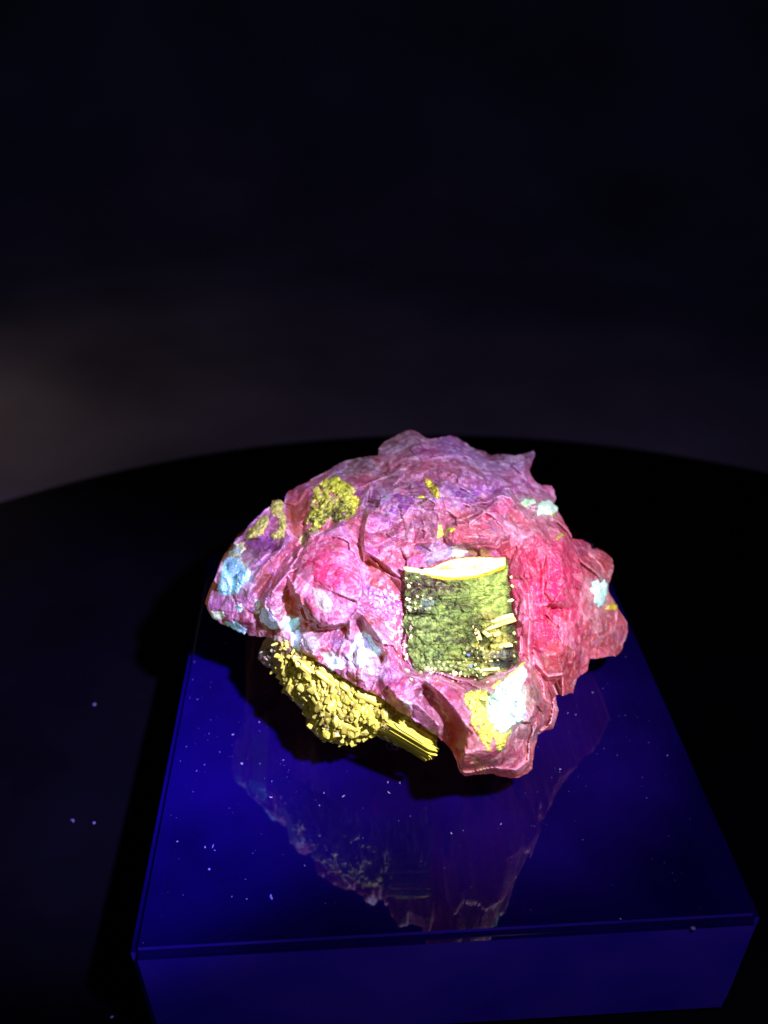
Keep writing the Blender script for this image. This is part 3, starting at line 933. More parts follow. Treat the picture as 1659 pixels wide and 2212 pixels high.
def crust(name, poly, thick, cols, seed, scale=0.05, lump=0.6, ridge=None, label=None, amp=5, lift=0.3, step=2.5):
    """a mineral crust grown on the matrix: lumpy front, back sunk into the rock"""
    pr = roughen(poly, amp, 4, seed, 0.07)
    cols = [np.array(c) for c in cols]

    tint = {}

    def dep(x, y, d):
        p3 = np.stack([x, y, np.zeros_like(x)], 1)
        y0 = blurY(x, y)
        w_ = at_y(x, y, y0)
        if ridge:
            a, k1, k2 = ridge
            ca, sa = math.cos(a), math.sin(a)
            wv = 10 * fbm(p3, 0.02, 3, seed + 4)
            q_ = np.stack([(x * ca + y * sa + wv) * k1, (y * ca - x * sa) * k2, np.zeros_like(x)], 1)
            b_ = ridged(q_, 1.0, 3, seed)
        else:
            b_ = 0.0
        e1, t1, gp = facets(w_, 0.00085, seed, 1.0, 0.25, 0.15)
        e2, t2, _ = facets(w_, 0.00035, seed + 1, 1.0, 0.2)
        tint['a'], tint['b'] = t1, t2
        bump_ = 0.9 * e1 + 0.35 * e2 - 0.5 * np.exp(-(gp / 0.12) ** 2) if not ridge else 1.5 * b_ - 0.5 + 0.4 * e1 + 0.2 * e2
        lm = lump if 'yellow' in name else lump * 0.55
        t = thick * (0.35 * sstep(0, 14, d) + lm * (0.35 + 0.65 * sstep(0, 12, d)) * bump_)
        return y0 - (t + lift) * 1e-3 + 0.30e-3 * (1 - sstep(0, 5, d))

    def th(x, y, d):
        return 0.0012 * sstep(0, 8, d) + 1e-5

    def col(x, y, p, d):
        p3 = np.stack([x, y, np.zeros_like(x)], 1)
        n1 = fbm(p3, scale * 0.6, 3, seed + 2)
        n2 = fbm(p3, scale * 2.2, 3, seed + 3)
        c = np.tile(cols[0], (len(x), 1))
        c = mix(c, cols[1], sstep(-0.1, 0.4, 0.6 * n1 + 0.5 * tint['a']))
        if len(cols) > 2:
            c = mix(c, cols[2], sstep(0.1, 0.5, 0.5 * n2 + 0.5 * tint['b']))
        if ridge:
            c = mix(c, DKOL, np.clip(blob(x, y, 535, 345, 75, 40) * (0.9 + 0.8 * n2), 0, .9))
        c = c * (1 + (0.08 if 'yellow' not in name else 0.2) * tint['b'])[:, None]
        return np.clip(c / LAMP * 0.92, 0.004, 0.95)
    o = sheet(name, pr, dep, th, col, M_crust if 'yellow' in name else M_aqua, step, rock)
    if label: o['label'] = label
    CRUSTS.append(o)
    return o


CRUSTS = []
DKOL = lin(52, 48, 22)
FYB = blur(FY, 6)


def blurY(x, y):
    return np.minimum(samp(FYB, x, y), samp(FY, x, y) + 0.0003)


SCRAPS = [
    ([(246, 738), (256, 688), (282, 688), (318, 732), (336, 756), (300, 766)], (206, 200, 222)),
    ([(316, 748), (342, 712), (366, 720), (398, 714), (396, 745), (376, 770), (345, 772)], (196, 240, 226)),
    ([(66, 696), (120, 696), (132, 716), (112, 731), (82, 726)], (214, 226, 170)),
    ([(106, 738), (160, 730), (208, 762), (196, 782), (150, 760)], (190, 226, 226)),
    ([(398, 784), (456, 784), (472, 820), (450, 848), (414, 832)], (176, 160, 152)),
    ([(356, 770), (400, 764), (410, 800), (396, 850), (364, 826)], (206, 210, 240)),
    ([(438, 610), (484, 618), (520, 668), (510, 712), (476, 704), (448, 672)], (166, 150, 132)),
    ([(488, 872), (530, 852), (566, 880), (552, 912), (505, 906)], (214, 226, 246)),
    ([(234, 652), (252, 650), (256, 706), (236, 704)], (206, 210, 196)),
    ([(160, 676), (188, 666), (192, 690), (176, 712)], (190, 236, 232)),
]
# mound crust, upper left
crust('yellow_crust', [(428, 330), (440, 280), (458, 245), (475, 222), (500, 212), (525, 200), (542, 212), (560, 228), (590, 240), (610, 268), (615, 300), (605, 345), (575, 365), (530, 375), (490, 378), (470, 395), (430, 405), (412, 395)],
      1.1, [lin(184, 190, 62), lin(96, 98, 38), lin(206, 210, 96)], 101, 0.06, 0.95, (0.9, 0.055, 0.03), 'yellow ridged crust on the mound')
crust('yellow_crust', [(285, 330), (300, 300), (322, 292), (342, 306), (335, 330), (350, 360), (352, 395), (335, 430), (300, 440), (290, 425), (318, 395), (320, 360), (300, 350)],
      0.8, [lin(186, 194, 84), lin(196, 192, 80), lin(168, 150, 90)], 102, 0.07)
crust('yellow_crust', [(215, 400), (238, 372), (262, 352), (285, 352), (290, 375), (265, 410), (240, 436), (205, 440), (195, 425)],
      0.8, [lin(186, 194, 84), lin(186, 182, 70), lin(216, 206, 110)], 103, 0.07)
crust('yellow_crust', [(140, 480), (165, 450), (198, 445), (202, 470), (180, 490), (190, 520), (215, 545), (205, 580), (190, 560), (150, 520), (120, 560), (118, 530)],
      0.5, [lin(190, 196, 100), lin(160, 200, 170), lin(206, 206, 120)], 104, 0.06)
crust('pale_blue_crust', [(112, 530), (140, 490), (175, 498), (202, 530), (222, 556), (214, 592), (186, 606), (170, 634), (130, 640), (98, 634), (106, 585)],
      0.8, [lin(170, 232, 232), lin(140, 212, 220), lin(206, 246, 236)], 105, 0.10, label='pale blue grainy crust at the tip')
crust('pale_blue_crust', [(1455, 590), (1475, 585), (1485, 596), (1500, 580), (1512, 592), (1514, 620), (1508, 650), (1500, 675), (1480, 684), (1464, 672), (1462, 640), (1452, 615)],
      0.9, [lin(196, 244, 246), lin(160, 220, 228), lin(224, 250, 250)], 106, 0.09)
crust('yellow_crust', [(1500, 690), (1520, 678), (1530, 660), (1548, 672), (1550, 692), (1525, 698)], 0.6, [lin(206, 190, 80), lin(170, 140, 70)], 107, 0.09)
crust('pale_blue_crust', [(1258, 320), (1262, 300), (1285, 292), (1312, 298), (1330, 325), (1328, 350), (1300, 352), (1285, 345), (1262, 352), (1252, 345)],
      0.9, [lin(206, 246, 240), lin(178, 226, 206), lin(226, 250, 246)], 108, 0.08)
crust('pale_blue_crust', [(1200, 298), (1215, 284), (1245, 290), (1258, 300), (1240, 314), (1212, 318), (1198, 312)], 0.6, [lin(196, 236, 226), lin(176, 206, 150)], 109, 0.09)
crust('yellow_crust', [(1308, 340), (1325, 336), (1330, 348), (1318, 356), (1306, 352)], 0.7, [lin(206, 180, 80), lin(186, 150, 70)], 119, 0.09)
crust('yellow_crust', [(850, 225), (862, 215), (880, 232), (898, 250), (905, 275), (908, 286), (890, 284), (872, 268), (855, 250)],
      0.7, [lin(206, 202, 76), lin(130, 112, 44), lin(216, 206, 90)], 110, 0.1)
crust('yellow_crust', [(818, 288), (832, 276), (850, 284), (846, 292)], 0.4, [lin(206, 206, 76), lin(186, 190, 70)], 111, 0.1)
crust('yellow_crust', [(898, 385), (910, 376), (916, 392), (922, 410), (918, 430), (900, 436), (896, 410)], 0.7, [lin(216, 216, 106), lin(190, 190, 70), lin(236, 240, 190)], 112, 0.1)
crust('yellow_crust', [(932, 392), (950, 385), (962, 398), (946, 412), (932, 408)], 0.7, [lin(222, 222, 90), lin(206, 206, 70)], 113, 0.1)
crust('yellow_crust', [(1322, 436), (1336, 420), (1352, 416), (1360, 426), (1342, 432), (1330, 440)], 0.5, [lin(200, 186, 66), lin(170, 150, 60)], 114, 0.1)
# white patch on the prow with its yellow fringe
crust('yellow_crust', [(985, 1020), (1010, 985), (1050, 980), (1085, 985), (1080, 1040), (1088, 1090), (1110, 1130), (1130, 1140), (1165, 1130), (1150, 1165), (1145, 1195), (1125, 1205), (1105, 1195), (1110, 1170), (1092, 1150), (1090, 1180), (1092, 1205), (1072, 1208), (1066, 1185), (1052, 1172), (1030, 1130), (1015, 1110), (1020, 1060), (1000, 1045)],
      0.9, [lin(206, 208, 104), lin(196, 176, 84), lin(222, 226, 140)], 115, 0.06, label='drooping yellow fringe below the white patch')
crust('white_crust', [(1105, 985), (1110, 965), (1145, 945), (1180, 915), (1205, 890), (1222, 905), (1215, 950), (1205, 990), (1215, 1020), (1222, 1060), (1205, 1095), (1175, 1110), (1150, 1130), (1125, 1140), (1095, 1120), (1085, 1080), (1070, 1040), (1080, 1010)],
      1.0, [lin(240, 255, 255), lin(196, 236, 246), lin(130, 170, 190)], 116, 0.05, lift=0.45, label='brilliant white patch on the lower prow')
crust('yellow_crust', [(1150, 930), (1175, 905), (1200, 880), (1218, 880), (1205, 896), (1170, 925), (1120, 960), (1100, 985), (1090, 975), (1110, 950)], 0.7, [lin(240, 226, 130), lin(216, 190, 90)], 117, 0.08)
# white patches above the yellow cluster
crust('white_crust', [(585, 815), (600, 790), (612, 775), (640, 770), (655, 790), (672, 815), (690, 840), (688, 862), (660, 868), (640, 880), (630, 905), (605, 905), (590, 880), (596, 850), (582, 835)],
      0.6, [lin(246, 255, 255), lin(222, 240, 255), lin(190, 170, 220)], 121, 0.09, label='white sparkling patch above the yellow cluster')
crust('white_crust', [(515, 890), (528, 862), (545, 870), (552, 895), (570, 905), (540, 912), (512, 915), (498, 905)], 0.4, [lin(216, 224, 236), lin(206, 206, 236)], 122, 0.09)
crust('yellow_crust', [(636, 905), (655, 900), (668, 915), (660, 935), (640, 930)], 0.5, [lin(236, 226, 150), lin(216, 190, 110)], 123, 0.1)
crust('yellow_crust', [(395, 425), (440, 400), (490, 402), (470, 412), (440, 425), (420, 450), (396, 462), (385, 448)], 0.5, [lin(176, 166, 96), lin(70, 60, 40), lin(190, 160, 130)], 124, 0.1)


for k_, (poly_, col_) in enumerate(SCRAPS):
    crust('pale_crust', poly_, 0.35, [lin(*col_), lin(*[v_ * .88 for v_ in col_]), lin(*[min(255, v_ * 1.06) for v_ in col_])], 140 + k_, 0.06, lift=0.15, amp=4)


# ------------------------------------------------------------------ blades and grains: shared little crystals
def blade_mesh(name, mat, rs, lx, ly, lz, taper):
    """a stubby bladed crystal with uneven, chipped ends"""
    bm = bmesh.new()
    bmesh.ops.create_cone(bm, cap_ends=True, segments=6, radius1=0.5, radius2=0.5 * (1 - taper), depth=1, matrix=Matrix.Rotation(math.pi / 2, 4, 'X'))
    for v in bm.verts:
        v.co = Vector((v.co.x * lx + rs.uniform(-.1, .1) * lx, v.co.y * ly + rs.uniform(-.16, .16) * ly, v.co.z * lz + rs.uniform(-.14, .14) * lz))
    bmesh.ops.bevel(bm, geom=[e for e in bm.edges if e.calc_face_angle(0) > 0.9], offset=0.10 * min(lx, ly, lz), segments=1, affect='EDGES')
    me = bpy.data.meshes.new(name)
    bm.to_mesh(me)
    bm.free()
    me.materials.append(mat)
    return me


def flake_mesh(name, mat, rs):
    """an angular, chipped plate, thinner at its edge"""
    bm = bmesh.new()
    n = rs.choice((5, 6, 7))
    wx = rs.uniform(.5, .85)
    ring = []
    for k in range(n):
        a = 2 * math.pi * (k + rs.uniform(-.25, .25)) / n
        r = rs.uniform(.36, .58)
        ring.append((math.cos(a) * r * wx, math.sin(a) * r))
    lo = [bm.verts.new((x, y, -.22 + rs.uniform(-.06, .06))) for x, y in ring]
    mid = [bm.verts.new((x * 1.06, y * 1.06, .05 + rs.uniform(-.08, .08))) for x, y in ring]
    k = rs.uniform(.5, .75)
    sx, sy = rs.uniform(-.08, .08), rs.uniform(-.1, .1)
    hi = [bm.verts.new((x * k + sx, y * k + sy, .2 + rs.uniform(-.07, .07))) for x, y in ring]
    bm.faces.new(lo[::-1])
    bm.faces.new(hi)
    for r0, r1 in ((lo, mid), (mid, hi)):
        for q in range(n):
            bm.faces.new((r0[q], r0[(q + 1) % n], r1[(q + 1) % n], r1[q]))
    bmesh.ops.triangulate(bm, faces=bm.faces[:])
    me = bpy.data.meshes.new(name)
    bm.to_mesh(me)
    bm.free()
    me.materials.append(mat)
    return me


def grain_mesh(name, mat, rs, wx=(.5, .9), wz=(.45, .8)):
    bm = bmesh.new()
    bmesh.ops.create_icosphere(bm, subdivisions=1, radius=0.5)
    sq = (rs.uniform(*wx), 1.0, rs.uniform(*wz))
    for v in bm.verts:
        v.co = Vector([v.co[k] * sq[k] * rs.uniform(.8, 1.2) for k in range(3)])
    me = bpy.data.meshes.new(name)
    bm.to_mesh(me)
    bm.free()
    me.materials.append(mat)
    return me


rs = random.Random(5)
BLADES = [blade_mesh('blade', M_yellow, rs, rs.uniform(.5, .85), 1.0, rs.uniform(.4, .6), rs.uniform(.0, .5)) for _ in range(12)]
GRAINS = [grain_mesh('grain', M_pale, rs) for _ in range(8)]
CREAM = [blade_mesh('blade', M_cream, rs, rs.uniform(.5, .85), 1.0, rs.uniform(.4, .6), rs.uniform(.0, .4)) for _ in range(6)]
CGRAINS = [grain_mesh('grain', M_cream, rs) for _ in range(6)]
BGRAINS = [grain_mesh('grain', M_blue, rs) for _ in range(4)]
WSHARDS = [blade_mesh('shard', M_white, rs, rs.uniform(.5, .9), 1.0, .35, rs.uniform(.1, .5)) for _ in range(6)]
YGRAINS = [grain_mesh('grain', M_yellow, rs) for _ in range(6)]
FLAKES = [flake_mesh('blade', M_yellow, rs) for _ in range(18)]
AX = Matrix(ROT.tolist())      # right, up, toward the viewer


def put(mesh, name, zx, zy, y, size, ang, tilt=(0, 0), parent=None, squash=(1, 1, 1)):
    p = at_y(np.array(zx, float), np.array(zy, float), np.array(y))
    k = size * 0.5952 / FOC * (p[1] - CAM[1]) / zray(np.array(zx, float), np.array(zy, float))[1]
    o = bpy.data.objects.new(name, mesh)
    rot = AX @ Matrix.Rotation(ang, 3, 'Z') @ Matrix.Rotation(tilt[0], 3, 'X') @ Matrix.Rotation(tilt[1], 3, 'Y')
    mw = rot.to_4x4() @ Matrix.Diagonal((k * squash[0], k * squash[1], k * squash[2], 1))
    mw.translation = Vector(p)
    o.matrix_world = mw
    o.parent = parent
    scene.collection.objects.link(o)
    return o


def scatter(poly, gap, seed, n=6000):
    r = random.Random(seed)
    Pp = np.array(poly)
    x0, y0, x1, y1 = Pp[:, 0].min(), Pp[:, 1].min(), Pp[:, 0].max(), Pp[:, 1].max()
    cand = np.array([(r.uniform(x0, x1), r.uniform(y0, y1)) for _ in range(n)])
    cand = cand[inside(poly, cand[:, 0], cand[:, 1])]
    out = []
    for c in cand:
        if all((c[0] - o[0]) ** 2 + (c[1] - o[1]) ** 2 > gap * gap for o in out):
            out.append(c)
    return out


for o_, poly_, gap_, s0_, s1_, an_, set_, nm_ in (
        (CRUSTS[0], [(440, 300), (460, 250), (500, 222), (540, 222), (590, 250), (605, 300), (590, 340), (540, 350), (470, 330)], 27, 16, 34, 0.7, FLAKES, 'blade'),
        (CRUSTS[16], [(1110, 1000), (1180, 930), (1205, 920), (1200, 990), (1210, 1050), (1180, 1100), (1130, 1120), (1095, 1090), (1085, 1040)], 26, 22, 46, 1.5, WSHARDS, 'shard')):
    for (x, y) in scatter(poly_, gap_, int(poly_[0][0])):
        put(rs.choice(set_), nm_, x, y, float(blurY(np.array([x]), np.array([y]))[0]) - 0.0003, rs.uniform(s0_, s1_), rs.gauss(-an_, 0.45), (rs.uniform(-.4, .4), rs.uniform(-.5, .5)), o_)

# ------------------------------------------------------------------ yellow cluster under the ledge
CL = [(300, 800), (360, 812), (380, 842), (470, 875), (540, 915), (640, 975), (705, 1008), (760, 1050), (860, 1120), (895, 1165), (892, 1200), (884, 1236), (850, 1234), (790, 1205), (720, 1172), (668, 1150), (640, 1156), (618, 1176), (590, 1172), (548, 1188),
      (505, 1172), (470, 1164), (446, 1140), (418, 1110), (420, 1070), (385, 1038), (345, 1000), (325, 945), (290, 905), (262, 890), (243, 868), (256, 838), (280, 815)]
CLR = roughen(CL, 3, 4, 301, 0.08)
CP = [(x, y, -5.0) for x, y in CL[10:]] + [(x, y, 1.0) for x, y in CL[:10]]
CP += [(-200, 0, -8), (1900, 0, -8), (1900, 1600, -8), (-200, 1600, -8)]
CP += [(300, 850, -6), (340, 880, -3.6), (380, 880, -1.8), (440, 920, -1.2), (500, 960, -0.9), (560, 1000, -1.0), (640, 1040, -0.8), (690, 1070, -0.6), (420, 1000, -3.0), (480, 1060, -2.2), (560, 1080, -1.6), (620, 1100, -1.8),
       (480, 1130, -3.4), (560, 1150, -3.6), (620, 1140, -3.4), (700, 1120, -2.8), (780, 1150, -1.6), (840, 1190, -1.6), (740, 1085, -1.4), (800, 1120, -1.2), (720, 1100, -3.2)]
CH = blur(tin([(a_, b_, c_ if k_ < len(CL) + 4 else c_ + 2.8) for k_, (a_, b_, c_) in enumerate(CP)], [], GX, GY), 3)
CY = base_y(GX, GY) - CH * 1e-3
cp = at_y(GX.ravel(), GY.ravel(), CY.ravel())
ce1, ct1, cgp = facets(cp, 0.0016, 313, 1.0, 0.2, 0.25)
ce2, ct2, _ = facets(cp, 0.0007, 314, 1.0, 0.2, 0.1)
CY = CY - 1e-3 * (0.75 * ce1 + 0.35 * ce2 + 0.3 * ridged(cp, 500, 3, 312) - 0.7 * np.exp(-(cgp / 0.13) ** 2)).reshape(CY.shape)
CLT1, CLT2 = ct1.reshape(CY.shape), ct2.reshape(CY.shape)
CYB = blur(CY, 8)


def cl_color(x, y, p, d):
    n = fbm(p, 900, 3, 320)
    t1, t2 = samp(CLT1, x, y), samp(CLT2, x, y)
    c = np.tile(lin(140, 122, 40), (len(x), 1))
    c = mix(c, lin(66, 46, 22), sstep(0.1, 0.5, 0.5 * n + 0.4 * t1))
    c = mix(c, lin(210, 206, 130), sstep(0.2, 0.6, t2) * 0.6)
    c = mix(c, lin(150, 130, 110), sstep(380, 300, x))
    return np.clip(c / LAMP * 0.9, 0.004, 0.95)


cluster = sheet('yellow_cluster', CLR, lambda x, y, d: samp(CY, x, y) + 0.0008 * (1 - sstep(0, 18, d)), lambda x, y, d: 0.016 * np.sqrt(1 - (1 - np.clip(d / 120, 0, 1)) ** 2) + 1e-5, cl_color, M_crust, 3.0, rock, floor=0.0006, level=lambda x, y: np.ones_like(x))
cluster['label'] = 'cluster of yellow blades hanging under the pink ledge'
nb = 0
BZ = [(330, 850), (380, 862), (470, 905), (540, 950), (640, 1005), (700, 1040), (705, 1090), (660, 1140), (620, 1165), (545, 1178), (470, 1155), (430, 1110), (425, 1060), (385, 1020), (350, 980), (335, 930)]
for (x, y) in scatter(BZ, 16.5, 41):
    s = rs.choice((rs.uniform(17, 28), rs.uniform(26, 40), rs.uniform(34, 54)))
    ang = 0.9 * float(fbm(np.array([[x, y, 0.0]]), 0.014, 2, 77)[0]) + rs.gauss(0.0, 0.28)
    put(rs.choice(FLAKES if rs.random() < .8 else BLADES), 'blade', x, y, float(samp(CYB, x, y)) - 0.00035, s * 1.05, ang, (rs.uniform(-.6, .6), rs.uniform(-.8, .8)), cluster, (rs.uniform(.7, 1.1), 1, 1))
    nb += 1
for (x, y) in scatter([(255, 845), (300, 812), (350, 815), (375, 850), (345, 890), (335, 980), (345, 1000), (300, 915)], 17, 42):
    put(rs.choice(GRAINS if x < 300 else BLADES), 'grain' if x < 300 else 'blade', x, y, float(samp(CY, x, y)) - 0.0003, rs.uniform(16, 30), rs.uniform(-1.5, 1.5), (rs.uniform(-.5, .5), rs.uniform(-.5, .5)), cluster)
# prismatic bars along the upper edge and the long bar at the tip
for (x0, y0, x1, y1, n, wd) in ((385, 880, 470, 945, 3, 16), (450, 900, 545, 972, 4, 13), (545, 960, 610, 1005, 3, 12), (600, 990, 690, 1030, 3, 15), (702, 1112, 880, 1220, 12, 9), (745, 1092, 872, 1174, 7, 9)):
    dx, dy = x1 - x0, y1 - y0
    Ln = math.hypot(dx, dy)
    nx, ny = -dy / Ln, dx / Ln
    for k in range(n):
        off = (k - (n - 1) / 2) * wd * 0.56 + rs.uniform(-2, 2)
        sh = rs.uniform(-.08, .08)
        cx, cy = (x0 + x1) / 2 + nx * off + dx * sh, (y0 + y1) / 2 + ny * off + dy * sh
        ln = Ln * rs.uniform(0.82, 0.98)
        put(rs.choice(BLADES[:5]), 'blade', cx, cy, float(samp(CYB, cx, cy)) - (0.0014 if x0 > 690 else 0.0004) - 0.0003 * rs.random(), ln, -math.atan2(dy, dx) - math.pi / 2 + rs.uniform(-.025, .025), (rs.uniform(-.03, .03), rs.uniform(-.4, .4)), cluster, (wd / ln * 2.0, 1, wd / ln * 2.0))

# ------------------------------------------------------------------ the banded green crystal
CR = [(772, 552), (800, 540), (850, 545), (900, 528), (950, 508), (990, 503), (1080, 503), (1140, 503), (1150, 515), (1155, 580), (1165, 650), (1172, 720), (1178, 790), (1188, 860), (1190, 885), (1160, 900), (1120, 918), (1060, 938), (1000, 932), (950, 926),
      (900, 914), (868, 934), (822, 930), (800, 905), (804, 872), (782, 838), (790, 790), (774, 745), (784, 700), (770, 660), (786, 622), (772, 588)]
CRR = roughen(CR, 7.0, 4, 401, 0.035)
# the rim between the cap and the side
RIM = [(766, 552), (830, 566), (880, 580), (960, 588), (1040, 580), (1100, 560), (1148, 540)]


def cr_depth_raw(x, y):
    rim = np.interp(x, [r[0] for r in RIM], [r[1] for r in RIM])
    s = (x - 975) / 205.0
    y_rim = 0.0362 + 0.0036 * np.abs(s) ** 2.4
    t = np.clip((y - rim) / 350.0, 0, 1.2)              # down the side
    side = y_rim - 0.0085 * t
    cap = y_rim + (rim - y) / 80.0 * 0.0068
    return np.where(y >= rim, side, cap), t, rim


CGX, CGY = np.meshgrid(np.arange(740, 1220, 2.5), np.arange(480, 960, 2.5))
_b = cr_depth_raw(CGX.ravel(), CGY.ravel())[0]
_p = at_y(CGX.ravel(), CGY.ravel(), _b)
_a = _p * np.array([0.8, 1.0, 1.05])
cf1, ch1, cg1 = facets(_a, 0.0016, 61, 1.0, 0.15, 0.15)
cf2, ch2, cg2 = facets(_a, 0.0006, 62, 1.0, 0.15)
CREL = (0.36 * cf1 + 0.20 * cf2).reshape(CGX.shape)
CT1, CT2 = ch1.reshape(CGX.shape), ch2.reshape(CGX.shape)


def csamp(F, x, y):
    i = np.clip(((np.asarray(x) - 740) / 2.5).round().astype(int), 0, F.shape[1] - 1)
    j = np.clip(((np.asarray(y) - 480) / 2.5).round().astype(int), 0, F.shape[0] - 1)
    return F[j, i]


def cr_rel(x, y, t, rim):
    p3 = np.stack([x, y, np.zeros_like(x)], 1)
    band = np.stack([x * 0.004, y * 0.045 + 0.35 * fbm(p3, 0.01, 2, 410), np.zeros_like(x)], 1)
    r = 0.30 * fbm(band, 0.55, 3, 411, 0.6) + csamp(CREL, x, y) + 0.10 * fbm(p3, 0.09, 3, 412)
    # parting lines between the plates
    for (yy, a, b, dpt) in ((708, 775, 880, .8), (640, 870, 1160, .35), (655, 880, 1100, .45), (735, 1040, 1180, .7), (820, 780, 1000, .25), (880, 900, 1190, .7)):
        ln = yy - 0.10 * (x - 960) * (yy < 660) + 5 * fbm(p3, 0.02, 2, int(yy))
        r = r - dpt * np.exp(-((y - ln) / 4.5) ** 2) * sstep(a - 15, a + 15, x) * sstep(b + 15, b - 15, x)
    # the lower right is broken into rubble
    rub = blob(x, y, 1090, 830, 110, 90)
    r = r + rub * 0.6 * (1 - np.abs(fbm(p3, 0.05, 3, 416)) * 2.0)
    return r * (y >= rim)


def cr_depth(x, y, d=None):
    b_, t, rim = cr_depth_raw(x, y)
    r = cr_rel(x, y, t, rim)
    if d is not None:
        r = r * sstep(0, 6, d)
    return b_ - r * 1e-3


def cr_color(x, y, p, d):
    p3 = np.stack([x, y, np.zeros_like(x)], 1)
    n1 = fbm(p3 * np.array([1, 1.4, 1]), 0.025, 4, 421)
    n2 = fbm(p3 * np.array([.8, 1.1, 1]) + 14 * np.stack([n1, -n1, n1], 1), 0.075, 4, 422, 0.7)
    n3 = ridged(p3 * np.array([1, .7, 1]), 0.09, 3, 423)
    c = np.tile(lin(120, 146, 70), (len(x), 1))
    t1, t2 = csamp(CT1, x, y), csamp(CT2, x, y)
    c = mix(c, lin(50, 58, 30), sstep(0.1, 0.5, 0.5 * n2 + 0.35 * t2 + 0.25 * t1))
    c = mix(c, lin(170, 188, 100), sstep(0.1, 0.6, 0.35 * n3 - 0.4 * t2 - 0.2 * t1) * 0.75)
    bd = fbm(np.stack([x * 0.006, y * 0.05 + 0.5 * n1, x * 0], 1), 1.0, 3, 425, 0.6)
    c = mix(c, lin(46, 40, 28), sstep(0.25, 0.6, bd) * 0.7)
    ur = blob(x, y, 1100, 630, 90, 70)
    c = mix(c, lin(190, 210, 120), np.clip(ur * (1.0 + n2), 0, 0.8))
    ul = blob(x, y, 830, 600, 60, 45) + blob(x, y, 930, 610, 70, 22)
    c = mix(c, lin(70, 44, 40), np.clip(ul * (1.0 + 1.2 * n2), 0, .9))
    lr = blob(x, y, 1100, 820, 90, 90)
    c = mix(c, lin(206, 194, 110), np.clip(lr * (0.4 + 1.6 * n1), 0, .85))
    c = mix(c, lin(60, 46, 30), np.clip(lr * (0.5 - 1.6 * n1), 0, .8))
    c = mix(c, lin(90, 90, 140), blob(x, y, 1130, 855, 50, 14) * .8)
    c = mix(c, lin(60, 70, 76), blob(x, y, 1120, 890, 60, 18) * .8)
    c = mix(c, lin(60, 80, 120), blob(x, y, 860, 670, 22, 16) * .7)
    edge = sstep(1140, 1160, x) * sstep(560, 600, y)
    c = mix(c, lin(50, 30, 34), edge * 0.7)
    return np.clip(c / LAMP * 0.62, 0.004, 0.95)


M_green = mineral('green_crystal', True, rough=0.5, spec=0.4, glow=0.05, gtint=(1, .9, .4), bump=0.6, bscale=2600, vary=0.35)
crystal = sheet('banded_crystal', CRR, cr_depth, lambda x, y, d: 0.010 * np.sqrt(1 - (1 - np.clip(d / 90, 0, 1)) ** 2) + 1e-5, cr_color, M_green, 2.5, rock)
crystal['label'] = 'stout green banded crystal with a blazing pale yellow cap'

# cap plate
CAP = [(766, 540), (772, 532), (800, 536), (840, 542), (880, 535), (920, 516), (960, 504), (1000, 499), (1080, 499), (1140, 500), (1147, 508), (1147, 535), (1138, 546), (1100, 560), (1040, 578), (960, 588), (915, 588), (880, 580), (850, 568), (815, 560), (780, 555)]


def cap_depth(x, y, d):
    b_, t, rim = cr_depth_raw(x, y)
    p3 = np.stack([x, y, np.zeros_like(x)], 1)
    return b_ - (0.55 * sstep(0, 5, d) - 0.15 + 0.22 * fbm(p3 * np.array([.4, 1.5, 1]), 0.06, 3, 431)) * 1e-3


def cap_color(x, y, p, d):
    p3 = np.stack([x, y, np.zeros_like(x)], 1)
    n = fbm(p3 * np.array([.4, 1.5, 1]), 0.07, 3, 433)
    c = np.tile(lin(255, 248, 206), (len(x), 1))
    c = mix(c, lin(176, 176, 110), np.clip(blob(x, y, 960, 540, 90, 14) * (0.5 + 1.4 * n), 0, .9))
    rm = np.interp(x, [r[0] for r in RIM], [r[1] for r in RIM])
    c = mix(c, lin(226, 170, 40), np.maximum(sstep(7, 2, d) * 0.8, sstep(rm - 17, rm - 9, y) * (x > 850)))
    return np.clip(c / LAMP, 0.004, 0.97)


sheet('top_plate', roughen(CAP, 1.5, 4, 430, 0.08), cap_depth, lambda x, y, d: 0.0010 * sstep(0, 6, d) + 1e-5, cap_color, M_crust, 2.0, crystal)


def cry(x, y):
    return float(cr_depth(np.array([float(x)]), np.array([float(y)]))[0])


# yellow bars lodged in the side
for (x0, y0, x1, y1, n, wd) in ((1075, 748, 1172, 722, 3, 17), (1030, 748, 1066, 838, 1, 19), (1060, 770, 1085, 790, 1, 14), (1100, 785, 1125, 775, 1, 16), (1120, 826, 1165, 816, 2, 11), (1050, 912, 1120, 905, 1, 12)):
    dx, dy = x1 - x0, y1 - y0
    Ln = math.hypot(dx, dy)
    nx, ny = -dy / Ln, dx / Ln
    for k in range(n):
        off = (k - (n - 1) / 2) * wd * 0.6
        cx, cy = (x0 + x1) / 2 + nx * off + dx * rs.uniform(-.1, .1), (y0 + y1) / 2 + ny * off
        ln = Ln * rs.uniform(0.8, 1.05)
        put(rs.choice(CREAM), 'blade', cx, cy, cry(cx, cy) - 0.0002, ln, -math.atan2(dy, dx) - math.pi / 2 + rs.uniform(-.08, .08), (rs.uniform(-.1, .1), rs.uniform(-.4, .4)), crystal, (wd / ln * 1.9, 1, wd / ln * 1.6))
